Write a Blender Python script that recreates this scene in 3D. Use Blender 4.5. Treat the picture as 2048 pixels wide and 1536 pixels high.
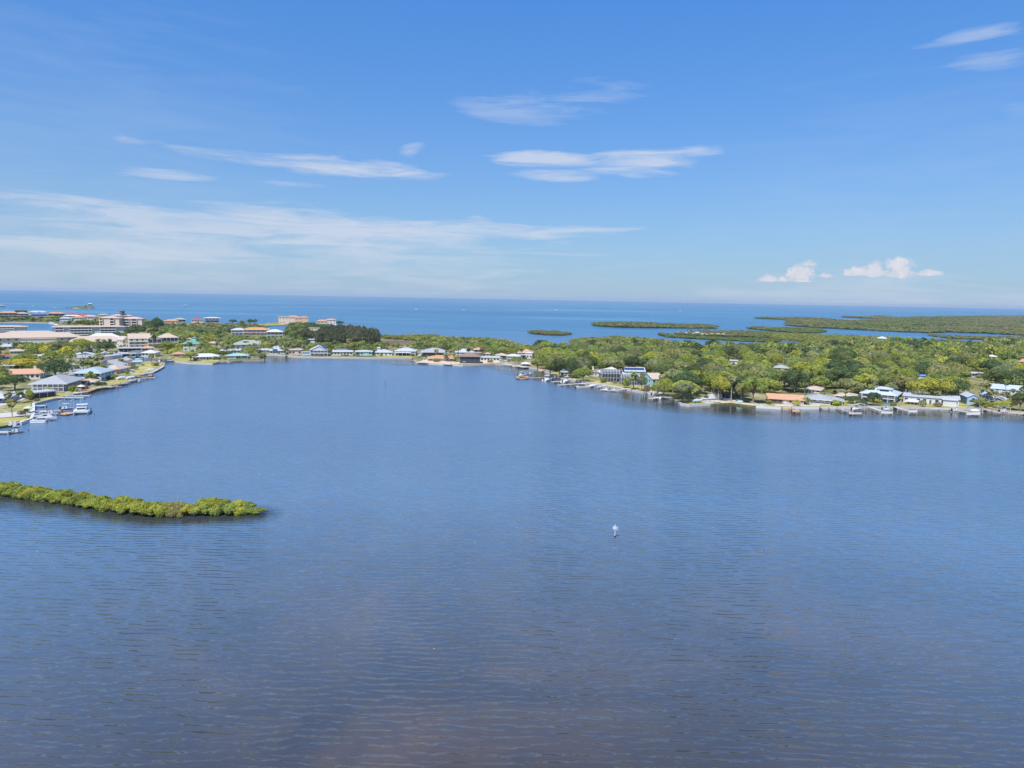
import bpy, bmesh, math, random
import numpy as np
from mathutils import Vector, Matrix
from mathutils.geometry import tessellate_polygon

for o in list(bpy.data.objects): bpy.data.objects.remove(o)
scene = bpy.context.scene
COL = scene.collection
R_ = math.radians
random.seed(7)

# ------------------------------------------------------------------ camera
CH = 50.0; FPX = 1365.0; W2, H2 = 1024.0, 768.0
ROLL = math.atan(38/2048); PITCH = math.atan((768-596.0)*math.cos(ROLL)/FPX)
F = Vector((0, math.cos(PITCH), -math.sin(PITCH)))
U0 = Vector((0, math.sin(PITCH), math.cos(PITCH))); X0 = Vector((1, 0, 0))
RT = X0*math.cos(ROLL)+U0*math.sin(ROLL); UP = U0*math.cos(ROLL)-X0*math.sin(ROLL)
CP = Vector((0, 0, CH))
cam = bpy.data.cameras.new('camera'); cam.lens = 24; cam.sensor_width = 36
cam.clip_start = 1; cam.clip_end = 80000
camo = bpy.data.objects.new('camera', cam); COL.objects.link(camo)
M = Matrix.Identity(4)
for i in range(3): M[i][0] = RT[i]; M[i][1] = UP[i]; M[i][2] = -F[i]; M[i][3] = CP[i]
camo.matrix_world = M; scene.camera = camo

def ray(px, py): return (F+RT*((px-W2)/FPX)-UP*((py-H2)/FPX))
def G(px, py, z=0.0):
    d = ray(px, py); t = (z-CH)/d.z
    return CP+d*t
def proj(p):
    v = Vector(p)-CP; d = v.dot(F)
    return (W2+FPX*v.dot(RT)/d, H2-FPX*v.dot(UP)/d, d)
def hz(px): return 577+px*38/2048

# ------------------------------------------------------------------ node helper
class NT:
    def __init__(s, tree): s.t = tree; tree.nodes.clear()
    def n(s, typ, ins=None, **kw):
        nd = s.t.nodes.new(typ)
        for k, v in kw.items(): setattr(nd, k, v)
        for k, v in (ins or {}).items():
            sock = nd.inputs[k]
            if isinstance(v, bpy.types.NodeSocket): s.t.links.new(v, sock)
            elif isinstance(v, bpy.types.Node): s.t.links.new(v.outputs[0], sock)
            else: sock.default_value = v
        return nd
    def m(s, op, a, b=0.0, c=0.0, clamp=False):
        nd = s.n('ShaderNodeMath', {0: a, 1: b, 2: c}, operation=op); nd.use_clamp = clamp
        return nd.outputs[0]
    def ramp(s, fac, stops):
        nd = s.n('ShaderNodeValToRGB', {0: fac}); cr = nd.color_ramp
        while len(cr.elements) < len(stops): cr.elements.new(0.5)
        for e, (p, c) in zip(cr.elements, stops):
            e.position = p; e.color = (c[0], c[1], c[2], 1)
        return nd.outputs[0]
    def mix(s, f, a, b, bt='MIX'):
        nd = s.n('ShaderNodeMix', data_type='RGBA', blend_type=bt)
        for k, v in ((0, f), (6, a), (7, b)):
            sock = nd.inputs[k]
            if isinstance(v, bpy.types.NodeSocket): s.t.links.new(v, sock)
            elif isinstance(v, (tuple, list)): sock.default_value = (v[0], v[1], v[2], 1)
            else: sock.default_value = v
        return nd.outputs[2]
    def noise(s, vec, scale, detail=3, rough=.5, dist=0.0):
        return s.n('ShaderNodeTexNoise', {'Vector': vec, 'Scale': scale, 'Detail': detail, 'Roughness': rough, 'Distortion': dist}).outputs[0]

# ------------------------------------------------------------------ sun, sky
SUN_EL, SUN_AZ = R_(58), R_(205)     # azimuth clockwise from +Y (the viewing direction)
sd = Vector((math.sin(SUN_AZ)*math.cos(SUN_EL), math.cos(SUN_AZ)*math.cos(SUN_EL), math.sin(SUN_EL)))
sl = bpy.data.lights.new('sun', 'SUN'); sl.energy = 4.6; sl.angle = R_(.5); sl.color = (1, .96, .9)
so = bpy.data.objects.new('sun', sl); COL.objects.link(so)
so.rotation_euler = (-sd).to_track_quat('-Z', 'Y').to_euler()

world = bpy.data.worlds.new('World'); scene.world = world; world.use_nodes = True
w = NT(world.node_tree)
sky = w.n('ShaderNodeTexSky', sky_type='NISHITA'); sky.sun_disc = False
sky.sun_elevation = SUN_EL; sky.sun_rotation = SUN_AZ
sky.air_density = 1.0; sky.dust_density = .35; sky.ozone_density = 2.0; sky.altitude = 0
tc = w.n('ShaderNodeTexCoord')
sx = w.n('ShaderNodeSeparateXYZ', {0: tc.outputs['Generated']})
az = w.m('ARCTAN2', sx.outputs[0], sx.outputs[1]); el = w.m('ARCSINE', sx.outputs[2])
# clouds: x, y, half length, half height (photograph pixels), tilt, opacity, edge softness
CLOUDS = [
 (520,322,220,16,.05,.66,1), (680,334,205,19,.02,.82,.9), (410,312,90,9,.10,.35,1.2), (330,350,100,10,-.03,.6,.9), (590,368,70,7,0,.35,1), (825,298,26,12,-.3,.4,1),
 (1090,320,155,15,.03,.80,.8), (1290,322,160,25,-.10,.78,1), (1120,350,95,12,-.03,.6,.9), (1300,347,80,11,.02,.7,.9), (1390,305,60,14,-.05,.6,1),
 (1110,203,185,32,-.10,.36,1), (1010,225,115,20,.1,.32,1), (1900,88,95,15,-.14,.42,1), (1990,125,70,20,.05,.30,1), (2040,220,36,16,0,.2,1),
 (690,466,340,44,.015,.78,1.0), (1000,460,320,21,.0,.74,.9), (400,443,290,20,.05,.65,.9), (430,470,330,26,.0,.7,.9), (150,493,380,20,.04,.7,.9), (800,492,140,14,-.08,.6,.9),
 (430,510,740,72,0,.66,1.4), (200,545,840,95,0,.60,1.8), (820,558,210,15,.02,.5,1), (60,300,520,260,0,.20,2.6), (2000,380,560,230,0,.14,2.6), (1760,585,440,44,0,.50,1.4), (1640,560,160,16,0,.40,1.2), (1800,566,200,16,0,.45,1.2),
]
CUMULUS = [(1540,560,28,13),(1578,562,44,6),(1602,553,28,30),(1618,530,22,10),(1650,553,13,8),(1712,549,26,15),(1748,549,28,24),(1795,549,36,29),(1770,549,50,12),(1857,549,27,9)]
def azel(px, py):
    d = ray(px, py).normalized(); return math.atan2(d.x, d.y), math.asin(d.z)
cv = w.n('ShaderNodeCombineXYZ', {0: w.m('MULTIPLY', az, 1.0), 1: w.m('MULTIPLY', el, 9.0), 2: 0.3})
streak = w.noise(cv.outputs[0], 7.0, 6, .62, .6)
cv2 = w.n('ShaderNodeCombineXYZ', {0: az, 1: w.m('MULTIPLY', el, 3.5), 2: 3.3})
soft = w.noise(cv2.outputs[0], 5.0, 5, .55, .3)
nz = w.m('ADD', w.m('MULTIPLY', w.m('SUBTRACT', streak, .5), 4.2), w.m('MULTIPLY', w.m('SUBTRACT', soft, .5), 2.2))
acc = None
for (cx, cy, a, b, tl, op, sf) in CLOUDS:
    a0, e0 = azel(cx, cy); A = a/FPX*.95; B = b/FPX*1.0
    da = w.m('SUBTRACT', az, a0); de = w.m('SUBTRACT', el, e0)
    tl2 = tl + math.tan(ROLL)
    de = w.m('MULTIPLY_ADD', da, tl2, de)
    q = w.m('ADD', w.m('POWER', w.m('ABSOLUTE', w.m('DIVIDE', da, A)), 2.0), w.m('POWER', w.m('ABSOLUTE', w.m('DIVIDE', de, B)), 2.0))
    v = w.m('ADD', w.m('SUBTRACT', 1.0, q), nz)
    v = w.m('MULTIPLY', v, .8/sf, clamp=True)
    fall = w.m('SUBTRACT', 1.6, w.m('MULTIPLY', q, .55), clamp=True)
    v = w.m('MULTIPLY', w.m('MULTIPLY', v, fall), op)
    acc = v if acc is None else w.m('MAXIMUM', acc, v)
puff = w.noise(w.n('ShaderNodeCombineXYZ', {0: az, 1: el, 2: 1.0}).outputs[0], 64.0, 6, .7)
pn = w.m('MULTIPLY', w.m('SUBTRACT', puff, .5), 3.6)
cum = None
for (cx, cy, a, b) in CUMULUS:
    a0, e0 = azel(cx, cy); A = a/FPX*.9; B = b/FPX
    da = w.m('SUBTRACT', az, a0); de = w.m('MULTIPLY_ADD', da, math.tan(ROLL), w.m('SUBTRACT', el, e0))
    # flat base: lower half is squeezed
    low = w.m('LESS_THAN', de, 0.0)
    de = w.m('MULTIPLY', de, w.m('MULTIPLY_ADD', low, 3.0, 1.0))
    q = w.m('ADD', w.m('POWER', w.m('ABSOLUTE', w.m('DIVIDE', da, A)), 2.0), w.m('POWER', w.m('ABSOLUTE', w.m('DIVIDE', de, B)), 2.0))
    v = w.m('MULTIPLY', w.m('ADD', w.m('SUBTRACT', 1.0, q), pn), 1.5, clamp=True)
    cum = v if cum is None else w.m('MAXIMUM', cum, v)
# sky colour: Nishita, cooled a little, with a thin milky layer low over the sea
elc = w.m('MAXIMUM', el, 0.0)
tintf = w.m('POWER', w.m('DIVIDE', elc, .40, clamp=True), 1.2)
skyc = w.mix(1.0, sky.outputs[0], w.mix(tintf, (.40, .62, .88), (.40, .96, 1.56)), 'MULTIPLY')
low = w.m('POWER', 2.718, w.m('MULTIPLY', elc, -6.8))
skyc = w.mix(w.m('MULTIPLY', low, .78), skyc, (3.3, 4.5, 6.1))
# left part of the sky carries more cirrus haze
skyc = w.mix(w.m('MULTIPLY', acc, .92), skyc, (5.4, 5.8, 6.7))
cshade = w.mix(w.m('MULTIPLY_ADD', w.m('SUBTRACT', puff, .5), 3.0, .55, clamp=True), (5.0, 5.2, 6.2), (7.2, 6.6, 6.7))
skyc = w.mix(w.m('MULTIPLY', cum, .72), skyc, cshade)
skyc = w.mix(w.m('LESS_THAN', el, -.004), skyc, (1.6, 2.6, 4.2))      # below the horizon there is only more sea
bg = w.n('ShaderNodeBackground', {'Color': skyc, 'Strength': .10})
w.n('ShaderNodeOutputWorld', {0: bg.outputs[0]})

scene.view_settings.view_transform = 'Standard'; scene.view_settings.look = 'None'
scene.view_settings.exposure = 0.3; scene.view_settings.gamma = 1
scene.render.engine = 'CYCLES'; scene.cycles.sample_clamp_direct = 4.0; scene.cycles.sample_clamp_indirect = 4.0

# ------------------------------------------------------------------ materials
def mat(name):
    m = bpy.data.materials.new(name); m.use_nodes = True; return m, NT(m.node_tree)
def simple(name, col, rough=.7, var=.12, scale=1.5, metal=0.0, bump=0.0):
    m, t = mat(name)
    g = t.n('ShaderNodeNewGeometry')
    nz_ = t.noise(g.outputs['Position'], scale, 4, .6)
    f = t.m('MULTIPLY_ADD', nz_, 2*var, 1-var)
    c = t.mix(1.0, (col[0], col[1], col[2]), t.n('ShaderNodeCombineColor', {0: f, 1: f, 2: f}).outputs[0], 'MULTIPLY')
    p = t.n('ShaderNodeBsdfPrincipled', {'Base Color': c, 'Roughness': rough, 'Metallic': metal})
    t.n('ShaderNodeOutputMaterial', {0: p.outputs[0]})
    return m
def striped(name, col, dark, freq, axis='z', rough=.7, var=.15, width=.25):
    # tile courses or standing seams: lines across the surface
    m, t = mat(name)
    tcn = t.n('ShaderNodeTexCoord'); s = t.n('ShaderNodeSeparateXYZ', {0: tcn.outputs['Object']})
    v = {'x': s.outputs[0], 'y': s.outputs[1], 'z': s.outputs[2]}[axis]
    fr = t.m('FRACT', t.m('MULTIPLY', v, freq)); ln = t.m('LESS_THAN', fr, width)
    nz_ = t.noise(tcn.outputs['Object'], .8, 5, .65)
    c = t.mix(t.m('MULTIPLY', ln, .7), col, dark)
    f = t.m('MULTIPLY_ADD', nz_, 2*var, 1-var)
    c = t.mix(1.0, c, t.n('ShaderNodeCombineColor', {0: f, 1: f, 2: f}).outputs[0], 'MULTIPLY')
    p = t.n('ShaderNodeBsdfPrincipled', {'Base Color': c, 'Roughness': rough})
    t.n('ShaderNodeOutputMaterial', {0: p.outputs[0]})
    return m

MAT = {}
for k, c in dict(white=(.61,.61,.60), cream=(.66,.60,.47), tan=(.52,.43,.32), peach=(.66,.44,.28), pink=(.70,.56,.46), salmon=(.62,.32,.2),
                 palegreen=(.48,.55,.42), teal=(.33,.58,.56), sky=(.34,.52,.68), paleblue=(.50,.60,.70), blue=(.10,.30,.62), grey=(.38,.39,.40),
                 lgrey=(.56,.57,.58), brown=(.16,.10,.07), darkred=(.28,.07,.05), dgrey=(.12,.13,.14), yellow=(.7,.5,.1), mauve=(.42,.36,.40), red=(.55,.06,.04), navy=(.03,.05,.13), black=(.02,.02,.022)).items():
    MAT[k] = simple('paint_'+k, c, .6, .08, .7)
for k, c, d in (('r_orange',(.58,.29,.14),(.40,.13,.05)), ('r_terracotta',(.58,.33,.20),(.38,.16,.09)), ('r_red',(.45,.08,.05),(.25,.04,.03)), ('r_tan',(.52,.41,.32),(.38,.29,.23)),
                ('r_pink',(.55,.40,.32),(.40,.28,.23)), ('r_brown',(.26,.18,.14),(.15,.10,.08)), ('r_grey',(.36,.37,.38),(.24,.25,.26)), ('r_lgrey',(.44,.46,.48),(.38,.40,.42)),
                ('r_dgrey',(.14,.15,.17),(.08,.09,.1)), ('r_greengrey',(.34,.36,.29),(.22,.24,.19)), ('r_bluegrey',(.36,.43,.46),(.27,.33,.36))):
    MAT[k] = striped(k, c, d, 2.2, 'z', .75, .2)
for k, c, d in (('r_white',(.60,.60,.61),(.48,.49,.52)), ('r_green',(.12,.33,.25),(.07,.2,.15)), ('r_teal',(.26,.50,.48),(.15,.34,.33)), ('r_blue',(.06,.22,.62),(.04,.12,.4)), ('r_paleteal',(.55,.72,.68),(.4,.55,.52)), ('r_metal',(.48,.53,.58),(.36,.41,.47))):
    MAT[k] = striped(k, c, d, 1.6, 'x', .45, .08, .15)
def glass():
    m, t = mat('window_glass')
    p = t.n('ShaderNodeBsdfPrincipled', {'Base Color': (.03, .04, .06, 1), 'Roughness': .12, 'IOR': 1.5})
    t.n('ShaderNodeOutputMaterial', {0: p.outputs[0]}); return m
MAT['glass'] = glass()
MAT['screen'] = simple('insect_screen', (.045,.05,.06), .8, .3, 2)
MAT['concrete'] = simple('concrete', (.50,.47,.42), .85, .25, .9)
MAT['asphalt'] = simple('asphalt', (.30,.30,.31), .9, .2, .5)
MAT['sand'] = simple('sand', (.60,.46,.30), .95, .3, .25)
MAT['soil'] = simple('bare_soil', (.42,.22,.10), .95, .35, .5)
MAT['wood'] = striped('weathered_planks', (.42,.37,.32), (.2,.17,.14), 3.0, 'x', .85, .25, .12)
MAT['newwood'] = striped('new_planks', (.55,.30,.13), (.33,.16,.07), 3.0, 'x', .8, .25, .12)
MAT['palewood'] = striped('pale_planks', (.50,.47,.43), (.42,.38,.33), 3.0, 'x', .8, .2, .12)
MAT['pile'] = simple('piling_timber', (.16,.13,.10), .9, .4, 2)
MAT['gel'] = simple('white_gelcoat', (.66,.66,.65), .25, .04, 1)
MAT['solar'] = striped('solar_panel', (.03,.05,.14), (.3,.32,.36), 1.0, 'x', .3, .1, .06)
MAT['bark'] = simple('bark', (.20,.16,.12), .95, .4, 1.5)
MAT['palebark'] = simple('palm_bark', (.33,.29,.24), .95, .3, 2)
MAT['rubber'] = simple('rubber', (.03,.03,.03), .8, .2, 4)
MAT['pool'] = simple('pool_water', (.05,.45,.55), .15, .1, 2)
MAT['alu'] = simple('white_aluminium', (.58,.59,.61), .5, .05, 1)
MAT['rock'] = simple('riprap_rock', (.38,.34,.30), .95, .5, 1.2)

def leafmat(name, use_obj, rough=.6):
    m, t = mat(name)
    g = t.n('ShaderNodeNewGeometry')
    if use_obj: base = t.n('ShaderNodeObjectInfo').outputs['Color']
    else: base = t.n('ShaderNodeAttribute', attribute_name='tint').outputs['Color']
    n1 = t.noise(g.outputs['Position'], .55, 3, .6); n2 = t.noise(g.outputs['Position'], 2.6, 2, .6)
    f = t.m('MULTIPLY', t.m('MULTIPLY_ADD', n1, 1.7, .33), t.m('MULTIPLY_ADD', n2, .9, .55))
    c = t.mix(1.0, base, t.n('ShaderNodeCombineColor', {0: f, 1: f, 2: t.m('MULTIPLY', f, .9)}).outputs[0], 'MULTIPLY')
    warm = t.mix(t.m('MULTIPLY', t.m('SUBTRACT', n2, .5, clamp=True), 2.0), c, t.mix(1.0, c, (1.45, 1.15, .7), 'MULTIPLY'))
    d = t.n('ShaderNodeBsdfDiffuse', {'Color': warm, 'Roughness': .5})
    tr = t.n('ShaderNodeBsdfTranslucent', {'Color': t.mix(1.0, warm, (1.1, 1.25, .5), 'MULTIPLY')})
    mx = t.n('ShaderNodeMixShader', {0: .32, 1: d.outputs[0], 2: tr.outputs[0]})
    t.n('ShaderNodeOutputMaterial', {0: mx.outputs[0]}); return m
MAT['leaf'] = leafmat('leaves', True); MAT['leafmass'] = leafmat('leaf_mass', False)

def groundmat(name, cols, s1=.03, s2=.4):
    m, t = mat(name)
    g = t.n('ShaderNodeNewGeometry').outputs['Position']
    a = t.noise(g, s1, 5, .65, .5); b = t.noise(g, s2, 5, .7)
    f = t.m('MULTIPLY_ADD', t.m('SUBTRACT', b, .5), .7, a)
    n = len(cols)
    c = t.ramp(f, [(.30+.42*i/(n-1), cc) for i, cc in enumerate(cols)])
    p = t.n('ShaderNodeBsdfPrincipled', {'Base Color': c, 'Roughness': .95, 'Specular IOR Level': .1})
    t.n('ShaderNodeOutputMaterial', {0: p.outputs[0]}); return m
MAT['ground'] = groundmat('ground_cover', [(.08,.09,.035), (.15,.16,.06), (.28,.25,.12), (.46,.40,.28)])
MAT['lawn'] = groundmat('lawn_grass', [(.20,.21,.06), (.30,.28,.08), (.42,.36,.13), (.50,.40,.20)], .12, .9)
MAT['marshm'] = groundmat('marsh_ground', [(.10,.075,.06), (.17,.12,.10), (.24,.18,.14), (.28,.23,.17)], .02, .15)
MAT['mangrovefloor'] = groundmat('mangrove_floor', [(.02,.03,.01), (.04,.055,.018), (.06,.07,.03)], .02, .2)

def watermat():
    m, t = mat('bay_water')
    P = t.n('ShaderNodeNewGeometry').outputs['Position']
    sp = t.n('ShaderNodeSeparateXYZ', {0: P}); X, Y = sp.outputs[0], sp.outputs[1]
    # body colour: brown shallows close by, bay blue with sky reflection painted in, turquoise open sea
    dist = t.m('SQRT', t.m('ADD', t.m('MULTIPLY', X, X), t.m('MULTIPLY', Y, Y)))
    big = t.noise(P, .006, 4, .6, .8); mid = t.noise(P, .03, 4, .6, 1.0)
    shoal = t.ramp(t.m('MULTIPLY_ADD', mid, .55, t.m('MULTIPLY', big, .5)), [(.36, (.036,.031,.028)), (.50, (.052,.042,.036)), (.64, (.090,.063,.046))])
    bay = t.ramp(t.noise(P, .004, 4, .6, .6), [(.35, (.088,.160,.255)), (.65, (.104,.182,.278))])
    k1 = t.m('DIVIDE', t.m('SUBTRACT', dist, 60.0), 110.0, clamp=True)
    c = t.mix(k1, shoal, bay)
    st = t.n('ShaderNodeCombineXYZ', {0: t.m('MULTIPLY', X, .00045), 1: t.m('MULTIPLY', Y, .0016), 2: 0.0})
    band = t.noise(st.outputs[0], 1.6, 5, .6, .7)
    sea = t.ramp(band, [(.34, (.018,.095,.205)), (.44, (.034,.150,.255)), (.52, (.024,.125,.235)), (.62, (.062,.235,.320))])
    k2 = t.m('DIVIDE', t.m('SUBTRACT', dist, 620.0), 500.0, clamp=True)
    c = t.mix(k2, c, sea)
    # ripples
    def rip(ang, sxy, scale, det, rgh, ds):
        mp = t.n('ShaderNodeMapping', {'Vector': P, 'Rotation': (0, 0, R_(ang)), 'Scale': (sxy, 1.0, 1.0)})
        return t.noise(mp.outputs[0], scale, det, rgh, ds)
    def train(ang, wl, dist_, ds):
        mp = t.n('ShaderNodeMapping', {'Vector': P, 'Rotation': (0, 0, R_(ang)), 'Scale': (.55, 1.0, 1.0)})
        wv = t.n('ShaderNodeTexWave', {'Vector': mp.outputs[0], 'Scale': .314/wl, 'Distortion': dist_, 'Detail': 3.0, 'Detail Scale': ds, 'Detail Roughness': .55}, wave_type='BANDS', bands_direction='Y', wave_profile='SIN')
        return t.m('POWER', wv.outputs[1], 1.35)
    am1 = t.m('MULTIPLY_ADD', t.noise(P, .05, 3, .6), 1.0, .35, clamp=True); am2 = t.m('MULTIPLY_ADD', t.noise(P, .071, 3, .6), 1.0, .30, clamp=True)
    h1 = t.m('MULTIPLY', train(-6, 1.55, 8.0, .8), am1); h2 = t.m('MULTIPLY', train(10, 1.2, 7.0, 1.0), am2); h3 = rip(2, .30, 1.15, 3, .55, .4)
    gust = t.m('MULTIPLY_ADD', t.noise(P, .012, 3, .55, .6), .5, .78)
    h = t.m('ADD', t.m('ADD', t.m('MULTIPLY', h1, .26), t.m('MULTIPLY', h2, .19)), t.m('MULTIPLY', h3, .34))
    # calmer water close to the banks (distance to shore segments)
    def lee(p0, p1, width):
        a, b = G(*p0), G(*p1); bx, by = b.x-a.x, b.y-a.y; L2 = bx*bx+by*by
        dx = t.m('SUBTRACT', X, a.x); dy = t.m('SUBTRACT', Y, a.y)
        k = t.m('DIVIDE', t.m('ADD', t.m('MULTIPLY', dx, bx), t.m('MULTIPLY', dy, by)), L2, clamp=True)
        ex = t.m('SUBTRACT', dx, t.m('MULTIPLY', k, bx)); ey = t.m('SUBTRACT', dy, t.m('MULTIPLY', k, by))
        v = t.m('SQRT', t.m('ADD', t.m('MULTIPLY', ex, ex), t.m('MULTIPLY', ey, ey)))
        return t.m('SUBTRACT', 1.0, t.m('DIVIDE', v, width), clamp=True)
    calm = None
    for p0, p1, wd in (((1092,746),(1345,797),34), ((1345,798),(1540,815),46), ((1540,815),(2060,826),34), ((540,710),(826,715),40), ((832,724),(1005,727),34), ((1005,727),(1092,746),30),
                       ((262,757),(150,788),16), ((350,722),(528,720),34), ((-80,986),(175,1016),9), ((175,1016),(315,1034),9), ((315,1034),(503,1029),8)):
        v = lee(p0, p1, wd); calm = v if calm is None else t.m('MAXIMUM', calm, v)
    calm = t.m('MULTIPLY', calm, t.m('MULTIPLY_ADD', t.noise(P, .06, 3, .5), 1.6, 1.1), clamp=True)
    c = t.mix(t.m('MULTIPLY', calm, .9), c, (.034, .033, .027))  # brown bank shallows, darkened to paint in the reflections of trees and hedge
    h = t.m('MULTIPLY', t.m('MULTIPLY', h, gust), t.m('MULTIPLY_ADD', calm, -.86, 1.0))
    bp = t.n('ShaderNodeBump', {'Height': h, 'Strength': 1.0, 'Distance': .45})
    far = t.m('DIVIDE', t.m('SUBTRACT', dist, 70.0), 200.0, clamp=True)
    rg = t.m('MULTIPLY_ADD', t.m('MULTIPLY', far, t.m('SUBTRACT', 1.0, calm, clamp=True)), .20, .06)
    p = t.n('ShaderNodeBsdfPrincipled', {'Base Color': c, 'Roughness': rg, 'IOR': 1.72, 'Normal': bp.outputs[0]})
    t.n('ShaderNodeOutputMaterial', {0: p.outputs[0]}); return m
MAT['water'] = watermat()

# ------------------------------------------------------------------ mesh helpers
class MB:
    """collects shapes, builds ONE mesh object"""
    def __init__(s): s.v = []; s.f = []
    def add(s, vs, fs):
        k = len(s.v); s.v += [tuple(p) for p in vs]; s.f += [tuple(i+k for i in f) for f in fs]; return s
    def box(s, x0, x1, y0, y1, z0, z1):
        v = [(x, y, z) for z in (z0, z1) for y in (y0, y1) for x in (x0, x1)]
        return s.add(v, [(0,2,3,1), (4,5,7,6), (0,1,5,4), (2,6,7,3), (0,4,6,2), (1,3,7,5)])
    def bar(s, a, b, r, n=6, r2=None):
        a = Vector(a); b = Vector(b); r2 = r if r2 is None else r2
        d = (b-a).normalized(); u = d.orthogonal().normalized(); w_ = d.cross(u)
        v = [a+(u*math.cos(2*math.pi*i/n)+w_*math.sin(2*math.pi*i/n))*r for i in range(n)]
        v += [b+(u*math.cos(2*math.pi*i/n)+w_*math.sin(2*math.pi*i/n))*r2 for i in range(n)]
        f = [(i, (i+1) % n, n+(i+1) % n, n+i) for i in range(n)]+[tuple(range(n-1, -1, -1)), tuple(range(n, 2*n))]
        return s.add(v, f)
    def loft(s, rings, cap=True):
        n = len(rings[0]); v = [p for r in rings for p in r]; f = []
        for k in range(len(rings)-1):
            for i in range(n): f.append((k*n+i, k*n+(i+1) % n, (k+1)*n+(i+1) % n, (k+1)*n+i))
        if cap: f.append(tuple(range(n-1, -1, -1))); f.append(tuple((len(rings)-1)*n+i for i in range(n)))
        return s.add(v, f)
    def build(s, name, m, parent=None):
        me = bpy.data.meshes.new(name); me.from_pydata(s.v, [], s.f); me.update()
        me.materials.append(MAT[m] if isinstance(m, str) else m)
        o = bpy.data.objects.new(name, me); COL.objects.link(o)
        if parent: o.parent = parent
        return o

def setp(o, label=None, cat=None, group=None, kind=None):
    if label: o['label'] = label
    if cat: o['category'] = cat
    if group: o['group'] = group
    if kind: o['kind'] = kind
    return o
LAND_LM = []
def thing(name, label, cat, loc, rz=0, group=None):
    o = bpy.data.objects.new(name, None); COL.objects.link(o); o.empty_display_size = .5
    o.location = loc; o.rotation_euler = (0, 0, rz)
    return setp(o, label, cat, group)
def view_az(p): return math.atan2(p[0], p[1])      # clockwise from +Y
def copy_tree(o, loc, rz, sc, label, group=None, parent=None):
    c = o.copy(); COL.objects.link(c); c.location = loc; c.rotation_euler = (0, 0, rz); c.scale = sc
    if label: c['label'] = label
    if group: c['group'] = group
    for ch in o.children:
        d = ch.copy(); COL.objects.link(d); d.parent = c
        for g in ch.children:
            e = g.copy(); COL.objects.link(e); e.parent = d
    return c

# ------------------------------------------------------------------ sheets
def sheet(name, pts, z, m, kind='structure', thick=None, label=None, cat=None):
    tri = tessellate_polygon([[Vector((x, y, 0)) for x, y in pts]])
    P = [G(x, y, z) for x, y in pts]; n = len(P)
    v = [tuple(p) for p in P]; f = []
    for t3 in tri:
        a, b, c = [P[i] for i in t3]
        f.append(tuple(t3) if (b-a).cross(c-a).z > 0 else tuple(reversed(t3)))
    if thick:
        v += [(p.x, p.y, z-thick) for p in P]
        f += [(i, (i+1) % n, n+(i+1) % n, n+i) for i in range(n)]
    me = bpy.data.meshes.new(name); me.from_pydata(v, [], f); me.update(); me.materials.append(MAT[m])
    o = bpy.data.objects.new(name, me); COL.objects.link(o)
    return setp(o, label, cat, None, kind)

wb = MB(); wb.add([(-30000, -800, 0), (30000, -800, 0), (30000, 25500, 0), (-30000, 25500, 0)], [(0, 1, 2, 3)])
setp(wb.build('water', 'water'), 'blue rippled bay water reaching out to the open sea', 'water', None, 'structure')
sb = MB(); sb.add([(-30000, -800, -4), (30000, -800, -4), (30000, 25500, -4), (-30000, 25500, -4)], [(0, 1, 2, 3)])
setp(sb.build('seabed', 'sand'), 'sandy bed under the bay water', 'seabed', None, 'structure')

ZL = .9
FRONT = [(-160,876),(-60,862),(0,853),(40,846),(62,838),(67,828),(67,808),(72,806),(100,799),(118,795),(150,788),(176,784),(200,776),(222,771),(238,767.5),(256,764.5),(262,757.5),
 (275,752),(290,748),(305,743),(312,739),(320,735),(328,730),(329,727),(322,724.3),(300,722.8),(268,721.5),(258,718),(262,713.8),(285,713),(320,715.5),(335,717.8),(350,722),(375,725.5),(425,727),
 (440,723.5),(465,722),(485,720.5),(528,719.5),(530,712.5),(533,708.5),(550,708.5),(600,713),(650,714),(750,715),(824,715),(828,720),(834,724),(870,727),(905,729),(925,730),
 (960,728.5),(990,727),(1003,725),(1012,727),(1050,733),(1080,738),(1092,744),(1110,752),(1130,757),(1150,760),(1170,764),(1200,768),(1245,776.5),(1290,784.5),(1325,789),(1345,796),
 (1352,801),(1362,807),(1378,809.5),(1420,807.5),(1460,805.5),(1500,810.5),(1525,813),(1560,815),(1640,815),(1700,814.5),(1740,812.5),(1790,813.5),(1850,814.5),(1900,816.5),(1950,817),
 (1975,818.5),(2048,826.5),(2120,833),(2230,845)]
BACK = [(2260,664),(2150,670),(2048,679),(1990,685),(1960,687.5),(1925,691),(1895,691),(1860,685),(1835,681),(1775,676),(1700,673),(1640,671),(1560,668),(1520,672),(1560,679),(1612,684),(1614,689),
 (1560,689),(1500,690),(1450,692),(1425,693),(1365,691),(1335,688),(1320,683),(1280,679),(1232,676),(1165,679),(1150,680.5),(1137,682),(1162,690),(1150,696),(1090,699),(1050,696),(1030,690),(1010,683),
 (960,680),(905,678),(860,673),(835,671.5),(755,673),(750,671),(735,666),(715,661),(697,657),(685,654),(655,650),(640,646.5),(600,643.5),(575,645),(574.5,650.3),(586,668),(560,664),(540,657.5),(532,653.5),
 (540,651),(573.5,650.2),(573.5,645),(560,643.5),(520,648),(470,649),(440,647),(400,646),(330,647),(290,650),(262,656),(200,660),(136,654.5),(122,664),(100,668),(45,668.5),(-80,671),(-160,672)]
sheet('ground', FRONT+BACK, ZL, 'ground', thick=1.6)
sheet('far_shore_ground', [(-160,646),(0,645),(50,645),(92,645.5),(104,647.5),(118,650),(136,654.5),(200,658),(300,655),(300,645),(250,640),(200,637),(120,634),(40,632),(-160,631)], .8, 'ground', thick=1.5)

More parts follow.
